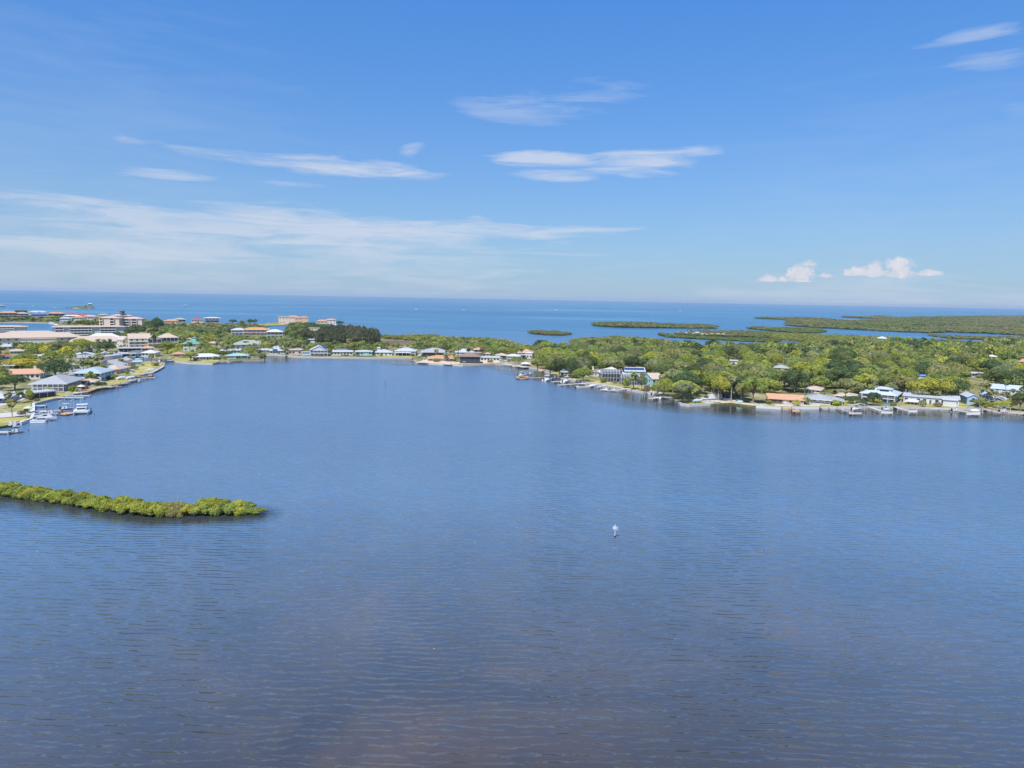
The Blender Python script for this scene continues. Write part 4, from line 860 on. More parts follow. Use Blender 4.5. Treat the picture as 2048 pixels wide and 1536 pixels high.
    if kind == 'house':
        MB().box(-L*.42, L*.3, -B*.42, B*.42, h*1.07, h+2.6).build('cabin', 'paleblue', t); MB().box(-L*.46, L*.36, -B*.48, B*.48, h+2.603, h+2.75).build('roof', 'white', t)
        for i in range(4):
            MB().box(-L*.36+i*L*.16, -L*.28+i*L*.16, -B*.42-.05, -B*.42+.02, h+1.1, h+1.9).build('window', 'glass', t)
        return t
    MB().box(-L/2-.55, -L/2-.02, -.22, .22, h*.2, h+.75).build('motor', 'black', t); return t

BO = boat
BO('cat', 168,822,160,833.5,'white sailing catamaran with mast, moored bows towards the camera',cap=11).scale = (.86,.86,.9)
BO('console',122,819.5,146,819,'dark blue hulled motorboat held on the lift behind the catamaran','navy',z=.8)
BO('cruiser',74,838.5,114,838,'large white motorboat on a lift, nearest big boat in the marina','gel',z=.9)
BO('pontoon',62,845.5,96,845,'white pontoon boat without shade lying in front of the large motorboat','gel')
BO('skiff',41,848,58,846.5,'small pale skiff tied against the concrete pier','gel')
BO('covered',20,851,27,847,'left one of two small white covered dinghies tilted on the seawall','gel',top='white',z=.9)
BO('covered',29,851,36,847,'right one of two small white covered dinghies tilted on the seawall','gel',top='lgrey',z=.9)
BO('console',22,867,47,866,'dark grey motorboat with frame top at the bottom left dock','dgrey',top='lgrey')
BO('kayak',82,815,96,814.5,'orange boat at the end of the short blue-white dock','salmon')
BO('skiff',90,829,118,828,'white skiff between the two long thin docks','gel')
BO('pontoon',147,788.5,170,788,'white pontoon boat beyond the navy framed dock','gel',top='lgrey')
BO('covered',128,791,146,790.5,'low blue covered boat beyond the navy framed dock','navy',top='blue')
BO('skiff',226,776,244,774.5,'white skiff with pale red deck near the timber pier','gel',trim='salmon')
BO('covered',256,765.5,274,762,'long grey covered boat at the end of the lawn','gel',top='grey')
BO('skiff',275,764.5,285,763,'little white runabout just beyond the grey covered boat','gel')
BO('covered',234,758.5,253,756,'left one of two big white shrink-wrapped boats parked on the lawn','gel',z=1.5)
BO('covered',253,757.5,271,755.5,'right one of two big white shrink-wrapped boats parked on the lawn','gel',z=1.5)
BO('console',296,753.5,309,753,'white motorboat with red bottom at the end of the finger pier','red')
BO('cruiser',256,749,282,748,'cabin cruiser with maroon stripe berthed among the finger piers','gel')
BO('console',283,747.5,305,747,'white motorboat berthed outside the maroon striped cruiser','gel')
BO('covered',293,742.5,309,740,'white covered boat at the tip of the canal lawn','gel')
BO('cruiser',315,726,328,724.5,'white cabin boat moored in the canal mouth','gel')
BO('cruiser',333,723.2,352,722.8,'blue hulled cabin boat on the north bank of the canal mouth','blue')
BO('covered',270,720.4,284,720,'turquoise covered boat inside the narrow canal','gel',top='teal')
BO('console',288,717.6,300,717.2,'white motorboat along the far side of the narrow canal','gel')
BO('console',441,725.5,452,725,'white boat left one among the dark docks by the point cottage','gel')
BO('console',453,726,463,725.4,'white boat right one among the dark docks by the point cottage','gel')
BO('house',603,713.2,624,712.8,'pale blue two tier houseboat moored at the seawall','gel',beam=4)
BO('cruiser',626,713.8,640,713.5,'tan and white cruiser moored beside the houseboat','cream')
BO('covered',532,710.5,540,710.2,'tiny yellow-green kayak-like boat by the breakwater bush','yellow',top='yellow')
BO('covered',836,712,846,711.5,'white boat stored beside the grey pyramid roof','gel',z=1.0)
BO('cruiser',843,723,858,723.5,'white cruiser alongside the pale dock at the orange cottage','gel')
BO('console',903,729.5,914,729.8,'white motorboat left one below the dark screened house','gel')
BO('console',920,731,938,730.6,'white motorboat right one below the dark screened house','gel')
BO('console',1008,727.5,1020,728.5,'white motorboat at the head of the broad grey dock','gel')
BO('skiff',1024,734.3,1035,735,'orange skiff under the broad grey dock','salmon')
BO('cruiser',1036,753,1053,751.5,'white boat inside the ring shaped dock end','gel')
BO('skiff',1057,749.5,1064,749,'tiny white sailing dinghy behind the long pale dock','gel')
BO('cruiser',1088,763,1105,759.5,'white cruiser with tall top, leftmost at the right shore docks','gel')
BO('console',1125,766,1141,761.5,'white motorboat on a lift beside the second right shore dock','gel',z=.5)
BO('pontoon',1152,776.5,1178,775.5,'cream pontoon boat with railings in front of the pool enclosures','cream')
BO('covered',1177,775,1194,772.5,'grey covered boat right behind the cream pontoon boat','gel',top='lgrey')
BO('cruiser',1201,780.5,1219,782,'white motorboat, left one of the pair on the white lifts','gel',z=.4)
BO('console',1220,781.5,1238,783,'white motorboat, right one of the pair on the white lifts','gel',z=.4)
BO('console',1304,791,1326,790,'white boat on the white post lift left of the grey tree','gel',z=.8)
BO('covered',1312,798.5,1322,799.5,'small white rowing boat below the lift left of the grey tree','gel')
BO('covered',1386,803.5,1405,802.5,'boat under a striped turquoise cover on the parking ground','gel',z=1.4,top='teal')
BO('covered',1474,806,1486,805.5,'small turquoise canopy boat in the shade behind the beach','gel',z=1.0,top='teal')
BO('console',1703,821,1722,819,'white boat on the lift at the mauve dock','gel',z=.6)
BO('cruiser',1765,819.5,1780,820.5,'white boat with blue cover beside the long grey dock','gel',top='blue')
BO('console',1904,822,1919,822.5,'white motorboat hanging over the long white dock','gel',z=.5)
BO('covered',1940,823,1959,824,'grey boat in the tall white post lift','gel',z=1.2,top='lgrey')
BO('console',1999,824,2014,824.5,'white boat with purple cover in the rightmost lift','gel',z=.8,top='navy')
BO('kayak',2015,817.2,2029,817.8,'orange kayak lying on the bank at the right edge','salmon',z=.95)
BO('kayak',1970,814.8,1984,815.4,'pale kayak on the bank left of the brown dock','cream',z=.95)
for x, y, s in ((832,618.4,'leftmost on the open sea'), (927,619.6,'near the middle of the open sea'), (1112,619.8,'just right of the middle of the open sea'), (1360,622,'rightmost on the open sea')):
    BO('cruiser', x-3.3, y, x+3.3, y+.15, 'tiny white motor yacht, '+s, 'gel', group='boats far out on the sea', cap=16)
for x, y, s in ((66,611.5,'upper one left of the low islet'), (109,614.6,'close to the tip of the low islet')):
    BO('skiff', x-2, y, x+2, y+.1, 'tiny white boat on the sea, '+s, 'gel', group='boats far out on the sea', cap=10)
BO('cruiser',27,645,34,644.8,'white boat moored below the orange roofed villa','gel')
BO('cruiser',96,647.3,110,648.5,'white yacht at the canal bank right of the blue roof','gel')
BO('cruiser',104,650.6,118,651.5,'second white yacht at the corner of the far canal','gel')
BO('console',6,644.5,12,644.3,'little white boat at the far left canal bank','gel')
# masts of a sailing boat behind the trees
t_ = thing('sailing_boat', 'sailing boat of which only the tall masts show above the trees', 'boat', G(318, 668, 0))
hull_mb(14, 4, 1.3).build('hull', 'gel', t_)
MB().bar((1, 0, 1), (1, 0, 21), .2, 6, .12).bar((1, 0, 20.5), (-6.5, 0, 2), .05, 4).bar((1, 0, 20.5), (-3.5, 0, 2), .05, 4).bar((1, 0, 20.5), (6.8, 0, 2), .05, 4).build('mast', 'alu', t_)
MB().bar((-6, 0, 1), (-6, 0, 12), .15, 6).build('mast', 'alu', t_)

# ------------------------------------------------------------------ docks
def dock(label, pts, width=1.8, m='wood', z=1.0, pile=True, step=3.6, plat=None, name='dock', cat='dock'):
    P = [G(x, y, z) for x, y in pts]; base = P[0].copy(); base.z = 0
    t = thing(name, label, cat, base)
    mb = MB(); piles = []
    for a, b in zip(P[:-1], P[1:]):
        d = (b-a); L = d.length; d.normalize(); n = Vector((-d.y, d.x, 0))*width/2; a = a-base; b = b-base
        c = [a-n, b-n, b+n, a+n]; dz = .004*len(mb.v)/8
        mb.add([(p.x, p.y, z-.18+dz) for p in c]+[(p.x, p.y, z+dz) for p in c], [(3, 2, 1, 0), (4, 5, 6, 7), (0, 1, 5, 4), (1, 2, 6, 5), (2, 3, 7, 6), (3, 0, 4, 7)])
        k = max(1, int(L/step))
        for i in range(k+1):
            for s in (-1, 1): piles.append(a+d*(L*i/k)+n*s*1.02)
    if plat:
        x0, y0, x1, y1 = plat; q = [G(x0, y0, z)-base, G(x1, y0, z)-base, G(x1, y1, z)-base, G(x0, y1, z)-base]
        dz = .012
        mb.add([(p.x, p.y, z-.18+dz) for p in q]+[(p.x, p.y, z+dz) for p in q], [(0, 1, 2, 3), (4, 5, 6, 7)] + [(i, (i+1) % 4, 4+(i+1) % 4, 4+i) for i in range(4)]); piles += q
    mb.build('deck', m, t)
    if pile:
        for p in piles[:26]: MB().bar((p.x, p.y, -1.2), (p.x, p.y, z+random.uniform(.25, .75)), .14, 6).build('piling', 'pile' if m != 'palewood' else 'concrete', t)
    return t
def lift(label, x0, y0, x1, y1, h=2.6, deep=3.4, c='alu'):
    a, b = G(x0, y0), G(x1, y1); cen = (a+b)/2; rz = math.atan2(b.y-a.y, b.x-a.x); L = (b-a).length
    t = thing('boat_lift', label, 'boat lift', (cen.x, cen.y, 0), rz)
    for sx in (-1, 1):
        for sy in (-1, 1): MB().bar((sx*L/2, sy*deep/2, -1.2), (sx*L/2, sy*deep/2, h), .15, 6).build('post', c if c != 'alu' else 'concrete', t)
        MB().box(sx*L/2-.12, sx*L/2+.12, -deep/2-.2, deep/2+.2, h+.003, h+.28).build('beam', c, t)
    for sy in (-1, 1): MB().box(-L/2+.13, L/2-.13, sy*.7-.1, sy*.7+.1, .35, .55).build('cradle', c, t)
D = dock
D('bottom left dock reaching out to the dark grey boat', [(-40,864),(20,863.5)], 2.2, 'palewood')
D('short pale dock ending at the orange boat', [(67,811),(92,810.5)], 1.6, 'palewood')
D('long thin grey dock, upper of the two leading to the pink float', [(67,822),(124,820)], 1.5, 'wood')
D('long thin grey dock, lower of the two leading to the pink float', [(67,827.5),(119,826.5)], 1.5, 'wood')
D('square floating platform with pinkish boards beside the catamaran', [(125,826),(142,827)], 4.5, 'newwood', .7)
D('navy framed long dock off the front lawn', [(112,795),(168,794.5)], 2.0, 'palewood')
D('second long dock just beyond the navy framed one', [(126,791.8),(180,790.8)], 1.8, 'palewood')
D('broad timber pier with pale benches in front of the pale blue house', [(184,777),(205,773.5),(228,773)], 4.5, 'wood')
D('sloping plank landing at the corner of the lawn', [(238,768),(258,765.5)], 2.0, 'wood')
D('white finger pier reaching farthest right among the marina berths', [(268,757),(309,755)], 1.8, 'palewood')
D('middle finger pier with red bollards among the marina berths', [(272,753),(304,751.5)], 1.6, 'newwood')
D('upper finger pier among the marina berths', [(280,748.5),(306,745.5)], 1.6, 'palewood')
D('wooden edge walk around the canal mouth lawn', [(300,746),(314,739.5),(328,731.5)], 1.8, 'palewood')
D('dark dock frame below the point cottage', [(436,724.5),(464,725.5)], 2.0, 'pile')
D('low dock along the white ribbed roof cottage', [(532,710.5),(575,710.5)], 2.2, 'palewood')
D('small orange brown float left of the pale dock', [(821,721.5),(834,721)], 3.0, 'newwood', .5)
D('long pale dock in front of the orange roofed cottage', [(833,724.5),(876,726),(903,729)], 3.4, 'palewood')
D('wide grey dock sloping down from the white canopy shed', [(1006,728),(1030,730.5),(1052,734.5)], 5.0, 'palewood')
D('long narrow dock with ring shaped end reaching out from the right shore', [(1098,755),(1056,755.5),(1048,756.8),(1036,756.5),(1034,754),(1040,752),(1052,752.5),(1056,755)], 1.9, 'newwood')
D('dock alongside the leftmost white cruiser of the right shore', [(1136,761.5),(1104,763.5)], 2.0, 'palewood')
D('slim grey dock pointing left below the motorboat lift', [(1168,766.5),(1140,768.5),(1117,770)], 1.8, 'palewood')
D('dock between the pontoon boat and the white lifts', [(1212,771.5),(1192,774)], 2.0, 'palewood')
D('short dock right of the white lifts', [(1250,777.5),(1236,779.5)], 2.2, 'palewood')
D('tan dock left of the grey tree', [(1340,795),(1325,793.5),(1300,797)], 2.4, 'palewood')
D('orange brown L shaped dock of the bungalow', [(1564,815.8),(1583,817),(1594,820.5)], 2.2, 'newwood', plat=(1584,823,1601,820.3))
D('mauve dock running out from the seawall to a pale platform', [(1640,815.5),(1676,817),(1706,825)], 2.0, 'wood', plat=(1697,828,1724,824.8))
D('long grey dock below the big pale blue house', [(1738,813.5),(1764,822)], 2.2, 'palewood', plat=(1762,826.6,1785,823.2))
D('grey dock bending out beside the gazebo', [(1790,813),(1800,817),(1820,822)], 2.2, 'palewood', plat=(1817,824.4,1834,820.6))
D('long white dock along the lawn of the flat roofed house', [(1858,817),(1902,818),(1936,824)], 1.8, 'palewood', plat=(1933,829.2,1960,825.2))
D('brown wooden dock below the outdoor stairs', [(1968,818),(2000,826)], 2.6, 'wood')
D('grey dock running to the right edge of the photo', [(2016,824.5),(2075,829)], 2.0, 'palewood')
lift('white framed lift over the dark blue hulled motorboat', 123,818.5,146,818,3.6)
lift('white post lift left of the grey tree', 1294,795,1304,794,2.6)
lift('lift with white beams at the mauve dock', 1703,821,1722,819)
lift('tall white post lift at the right end of the long white dock', 1938,825.5,1961,826.5,3.0)
lift('rightmost lift over the purple covered boat', 1998,825,2015,825.5,2.4)
lift('lift holding the large white motorboat in the marina', 78,839.5,108,839.2,2.4)
lift('lift under the left boat of the white pair', 1202,781.5,1218,782.8,2.0)
lift('lift under the right boat of the white pair', 1222,782.8,1237,784,2.0)
lift('little lift at the bungalow dock', 1589,817.5,1602,817.8,2.6,2.4,'alu')

# ------------------------------------------------------------------ seawalls and rock edges
def seawall(label, pts, m='concrete', w_=.45, z=1.06, name='seawall'):
    P = [G(x, y, .9) for x, y in pts]; base = Vector((P[0].x, P[0].y, 0)); mb = MB(); P = [p-base for p in P]
    N = []
    for i in range(len(P)):
        d = (P[min(i+1, len(P)-1)]-P[max(i-1, 0)]); d.z = 0; d.normalize(); N.append(Vector((d.y, -d.x, 0)))
    rings = [[(p.x+n.x*w_*.6, p.y+n.y*w_*.6, -1), (p.x-n.x*w_*.4, p.y-n.y*w_*.4, -1), (p.x-n.x*w_*.4, p.y-n.y*w_*.4, z), (p.x+n.x*w_*.6, p.y+n.y*w_*.6, z)] for p, n in zip(P, N)]
    mb.loft(rings); o = mb.build(name, m); o.location = base
    return setp(o, label, 'seawall')
def sub(x0, x1, lo=0, hi=None):
    return [p for p in FRONT if x0 <= p[0] <= x1]
seawall('white concrete bulkhead around the marina basin corner', [(40,846),(62,838),(67,828),(67,808),(72,806)], 'white', .9, 1.25)
seawall('curved seawall along the front lawn left of the navy dock', [(72,806),(100,799),(118,795),(150,788),(176,784)])
seawall('seawall along the lawn before the shrink-wrapped boats', [(200,776),(222,771),(238,767.5),(256,764.5)])
seawall('rounded pale seawall of the canal mouth lawn', [(275,752),(290,748),(305,743),(312,739),(320,735),(328,730),(329,727),(322,724.3),(300,722.8)])
seawall('pale seawall of the point with the long white cottage', [(350,722),(375,725.5),(425,727),(440,723.5)])
seawall('brown stone edge before the teal roofed cottage', [(440,723.5),(465,722),(485,720.5),(528,719.5)], 'rock', 1.6, .8)
seawall('straight grey seawall along the middle cottages', [(533,708.5),(550,708.5),(600,713),(650,714),(750,715),(824,715)])
seawall('pale seawall round the orange cottage point', [(828,720),(834,724),(870,727),(905,729),(925,730),(960,728.5),(990,727),(1012,727)])
seawall('seawall sloping down from the canopy shed into the wood', [(1012,727),(1050,733),(1080,738),(1092,744)])
seawall('long pale seawall below the pool enclosures', [(1092,744),(1110,752),(1130,757),(1170,764),(1200,768),(1245,776.5),(1290,784.5),(1325,789),(1345,796)])
seawall('pale stone seawall around the parking ground', [(1352,801),(1362,807),(1378,809.5),(1420,807.5)], 'concrete', .8, 1.15)
seawall('bright white seawall of the orange roofed bungalow', [(1512,812),(1525,813),(1560,815),(1640,815),(1700,814.5)], 'white', .6, 1.15)
seawall('grey seawall below the big pale blue house and the flat house', [(1700,814.5),(1740,812.5),(1790,813.5),(1850,814.5),(1900,816.5),(1950,817),(1975,818.5)])
seawall('dark retaining wall at the far right bank', [(1975,818.5),(2048,826.5),(2120,833)], 'wood', .5, 1.0)
seawall('green topped bank wall of the far canal shore', [(-60,645),(0,645),(50,645),(92,645.5),(104,647.5)], 'concrete', .8, 1.0)
def rocks(label, x0, y0, x1, y1, n, m='rock'):
    a = G(x0, y0, .6); b = G(x1, y1, .6); mb = MB()
    for i in range(n):
        p = a.lerp(b, (i+random.random()*.6)/n)+Vector((random.uniform(-.5, .5), random.uniform(-.7, .7), 0)); r = random.uniform(.4, .9); q = p-a
        mb.add([(q.x+random.uniform(-1, 1)*.2+dx*r, q.y+dy*r, dz*r*.7) for dx in (-1, 1) for dy in (-1, 1) for dz in (-.8, .8*random.uniform(.6, 1))], [(0, 1, 3, 2), (4, 6, 7, 5), (0, 4, 5, 1), (2, 3, 7, 6), (1, 5, 7, 3), (0, 2, 6, 4)])
    o = mb.build('rock_pile', m); o.location = a; setp(o, label, 'rocks')
rocks('heap of pale rocks at the left end of the bungalow seawall', 1512,812.5,1526,808,14)
rocks('pale boulders before the brown garage door of the bungalow', 1527,809.5,1543,808.5,14,'concrete')
rocks('rocky breakwater tip by the teal roofed cottage', 500,718.5,529,718.8,20)

# ------------------------------------------------------------------ channel marker and floats
p = G(1229.5, 1074.5, 0)
mk = thing('channel_marker', 'white channel marker with square boards on a pale post standing alone in the bay', 'channel marker', p, R_(-12)); mk.scale = (.86, .86, .84)
MB().bar((0, 0, -3), (0, 0, 3.05), .11, 10, .10).build('post', 'white', mk)
MB().bar((0, 0, -.5), (0, 0, .42), .18, 10).build('pile_collar', 'black', mk)
MB().bar((0, 0, 1.7), (0, 0, 1.95), .16, 10).build('bracket', 'white', mk)
b1 = MB().box(-.52, .28, -.26, -.2, 2.12, 2.98).build('sign_board', 'white', mk)
MB().box(-.46, .22, -.268, -.262, 2.18, 2.92).build('reflective_panel', 'lgrey', b1)
b2 = MB().add([(.30, -.24, 2.0), (.74, .12, 2.0), (.74, .12, 2.88), (.30, -.24, 2.88), (.27, -.2, 2.0), (.71, .16, 2.0), (.71, .16, 2.88), (.27, -.2, 2.88)], [(0, 1, 2, 3), (7, 6, 5, 4), (3, 2, 6, 7), (0, 4, 5, 1), (1, 5, 6, 2), (0, 3, 7, 4)]).build('sign_board', 'white', mk)
MB().add([(.44, -.135, 2.34), (.56, -.037, 2.34), (.56, -.037, 2.64), (.44, -.135, 2.64)], [(0, 1, 2, 3)]).build('sign_mark', 'black', b2)
MB().bar((0, 0, 3.05), (0, 0, 3.2), .09, 8).bar((0, 0, 3.2), (0, 0, 3.36), .12, 8, .05).build('lantern', 'white', mk)
for x, y0, y1, s in ((183,824,815,'taller dark mooring post right of the catamaran'), (188.5,831,826,'shorter dark mooring post right of the catamaran'), (57,862,857,'short dark mooring post right of the dark grey boat'), (770.5,772,761,'thin grey stake standing alone in the middle of the bay'), (223,784,777,'thin stake in the water left of the timber pier end'), (237,783,777,'thin stake in the water right of the timber pier end'), (318,742,736,'dark stake off the rounded canal lawn')):
    g = G(x, y0, 0); h = (y0-y1)*(g-CP).dot(F)/FPX
    o = MB().bar((0, 0, -1.5), (0, 0, h), .15, 8, .12).build('mooring_post', 'pile'); o.location = g; setp(o, s, 'mooring post', 'mooring posts in the bay')
for x, y, c, s in ((75,1102,'white','white float at the lower left of the hedge'), (950,1084,'white','white float left of the channel marker, lower one'), (1034,1056,'white','white float left of the channel marker, nearer one'), (1425,1055,'white','white float right of the channel marker, upper one'), (1523,1102,'white','white float right of the channel marker, farthest one'), (868,1298,'white','white float in the foreground water'), (518,948,'white','white float beyond the right tip of the hedge'), (1196,1019,'white','white float just above the channel marker'), (1323,818,'white','white float off the grey shore tree'), (109,944,'red','red float beyond the mangrove hedge')):
    g = G(x, y, 0); r = .07
    v = []; f = []
    me = bpy.data.meshes.new('crab_pot_float'); bm = bmesh.new(); bmesh.ops.create_uvsphere(bm, u_segments=10, v_segments=6, radius=r); bm.to_mesh(me); bm.free(); me.materials.append(MAT[c])
    o = bpy.data.objects.new('crab_pot_float', me); COL.objects.link(o); o.location = g+Vector((0, 0, .04)); setp(o, s, 'float', 'crab pot floats on the bay')

# ------------------------------------------------------------------ vehicles, poles, small things
def car(x, y, ang, label, c='white', L=4.6, kind='car', z=ZL):
    g = G(x, y, z); t = thing('parked_car' if kind == 'car' else 'pickup_truck' if kind == 'pickup' else 'trailer', label, kind if kind != 'pickup' else 'truck', g, R_(ang), 'vehicles parked along the shore')
    if kind == 'trailer':
        MB().box(-L/2, L/2, -1.1, 1.1, .6, 2.7).build('body', c, t); MB().bar((L/2, 0, .6), (L/2+1.3, 0, .5), .07).build('drawbar', 'black', t); ws = (-.4, .4)
    elif kind == 'pickup':
        MB().box(-L/2, L/2, -.95, .95, .5, 1.15).build('body', c, t); MB().loft([[(x_, -.85*k, 1.153), (x_, .85*k, 1.153), (x_, .72*k, 1.153+q), (x_, -.72*k, 1.153+q)] for x_, k, q in ((-.5, 1, .5), (-.3, 1, .75), (.8, 1, .75), (1.4, 1, .1))]).build('cabin', 'glass', t); ws = (-1.6, 1.6)
    else:
        MB().loft([[(x_, -.88, .35), (x_, .88, .35), (x_, .88, q), (x_, -.88, q)] for x_, q in ((-L/2, .8), (-L/2+.2, .98), (L*.2, 1.0), (L/2-.2, .8), (L/2, .6))]).build('body', c, t)
        MB().loft([[(x_, -.8, .99), (x_, .8, .99), (x_, .66, .99+q), (x_, -.66, .99+q)] for x_, q in ((-L*.42, .05), (-L*.28, .5), (L*.05, .52), (L*.24, .03))]).build('cabin', 'glass', t); ws = (-1.4, 1.4)
    for wx in ws:
        for s in (-1, 1): MB().bar((wx, s*.78, .33), (wx, s*.97, .33), .33, 10).build('wheel', 'rubber', t)
for a in ((1411,800,20,'white pickup truck left of the trailers on the parking ground','white',5.2,'pickup'), (1429,799,12,'long white box trailer on the parking ground','white',7,'trailer'), (1445,798,80,'white pickup truck right of the long trailer','white',5.2,'pickup'), (1454,800.5,10,'grey flat car nearest the sand on the parking ground','grey'),
          (60,783,20,'white car beside the columned house','white'), (118,748,10,'white car, left one under the big dark tree','white'), (127,748,15,'white car, right one under the big dark tree','white'), (208,728,30,'silver car by the street palms','lgrey'), (196,712,10,'white car at the far street end','white'), (557,700,0,'white car behind the ribbed roof cottage, left one','white'), (566,699,5,'grey car behind the ribbed roof cottage, right one','grey'),
          (1535,770,30,'pale blue covered car at the end of the sandy track','sky'), (580,698,0,'dark car in the yard by the peach cottage','dgrey'), (1010,722,0,'white car beside the tan stilt cottage','white')): car(*a)
for x, yb, yt, s in ((147,752,718,'by the grey street left of the palms'), (167,742,712,'right of the grey street'), (780,699,683,'left one at the brown marsh'), (815,699,686,'right one at the brown marsh'), (530,705,686,'beside the broad grey-green roof'), (1993,762,742,'above the ribbed metal roof'), (632,694,655,'pale pole before the dark pines')):
    g = G(x, yb, ZL); h = (yb-yt)*(g-CP).dot(F)/FPX
    t = thing('utility_pole', 'tall slim utility pole '+s, 'utility pole', g, R_(20), 'utility poles')
    MB().bar((0, 0, -.5), (0, 0, h), .16, 6, .11).build('pole', 'palebark', t); MB().box(-1.1, 1.1, -.06, .06, h-.9, h-.76).build('crossarm', 'palebark', t)
for x, y, c, s in ((1082,748,'salmon','orange sunshade on the little point of the right shore'), (1128,746,'blue','blue sunshade under the dark trees of the right shore'), (58,826,'palegreen','pale green sunshade on the marina lawn'), (1172,760,'white','white sunshade left of the pool enclosures'), (163,781,'white','white sunshade on the orange soil bank')):
    g = G(x, y, ZL); t = thing('sunshade', s, 'parasol', g)
    MB().bar((0, 0, 0), (0, 0, 2.4), .06).build('pole', 'alu', t); MB().bar((0, 0, 2.1), (0, 0, 2.9), 2.0, 8, .1).build('canopy', c, t)
o = sheet('swimming_pool', [(1666,810.5),(1684,810.8),(1684,809),(1668,808.8)], ZL+.05, 'pool', None, label='turquoise swimming pool beside the pool cottage', cat='swimming pool')
o = sheet('swimming_pool', [(1766,811.5),(1779,811.8),(1779,809.6),(1767,809.4)], ZL+.05, 'pool', None, label='small blue pool in front of the big pale blue house', cat='swimming pool')
for pts, s in (([(1478,803),(1495,803.5),(1513,811.5)],'white rail fence leading down to the beach end'), ([(1370,806),(1400,806.3),(1430,805)],'dark post fence along the parking ground edge')):
    P = [G(x, y, ZL) for x, y in pts]; t = thing('fence', s, 'fence', P[0]); mb = MB(); k = 0
    for a, b in zip(P[:-1], P[1:]):
        n = max(2, int((b-a).length/2.4)); A, B = a-P[0], b-P[0]
        for i in range(n+1): q = A.lerp(B, i/n); MB().box(q.x-.07, q.x+.07, q.y-.07, q.y+.07, 0, 1.1).build('post', 'white' if 'white' in s else 'pile', t)
        mb.bar((A.x, A.y, .95), (B.x, B.y, .95), .05, 4).bar((A.x, A.y, .5), (B.x, B.y, .5), .05, 4)
    mb.build('rail', 'white' if 'white' in s else 'pile', t)
t = thing('pergola', 'pale pergola frame on the hill side of the long flat house', 'pergola', G(1824, 795, ZL))
for x_ in (-4.5, -1.5, 1.5, 4.5):
    for y_ in (-1.5, 1.5): MB().box(x_-.12, x_+.12, y_-.12, y_+.12, 0, 4.4).build('post', 'white', t)
MB().box(-5, 5, -1.7, -1.4, 4.403, 4.6).box(-5, 5, 1.4, 1.7, 4.403, 4.6).build('beam', 'white', t)
# ------------------------------------------------------------------ trees
ORD = ['', 'second', 'third', 'fourth', 'fifth', 'sixth', 'seventh', 'eighth', 'ninth', 'tenth', 'eleventh', 'twelfth', 'thirteenth', 'fourteenth', 'fifteenth', 'sixteenth', 'seventeenth', 'eighteenth', 'nineteenth', 'twentieth', 'twenty-first', 'twenty-second', 'twenty-third', 'twenty-fourth', 'twenty-fifth', 'twenty-sixth', 'twenty-seventh', 'twenty-eighth', 'twenty-ninth', 'thirtieth', 'thirty-first', 'thirty-second', 'thirty-third', 'thirty-fourth', 'thirty-fifth', 'thirty-sixth', 'thirty-seventh', 'thirty-eighth', 'thirty-ninth', 'fortieth', 'forty-first', 'forty-second']
def px_of(p): return proj(p)
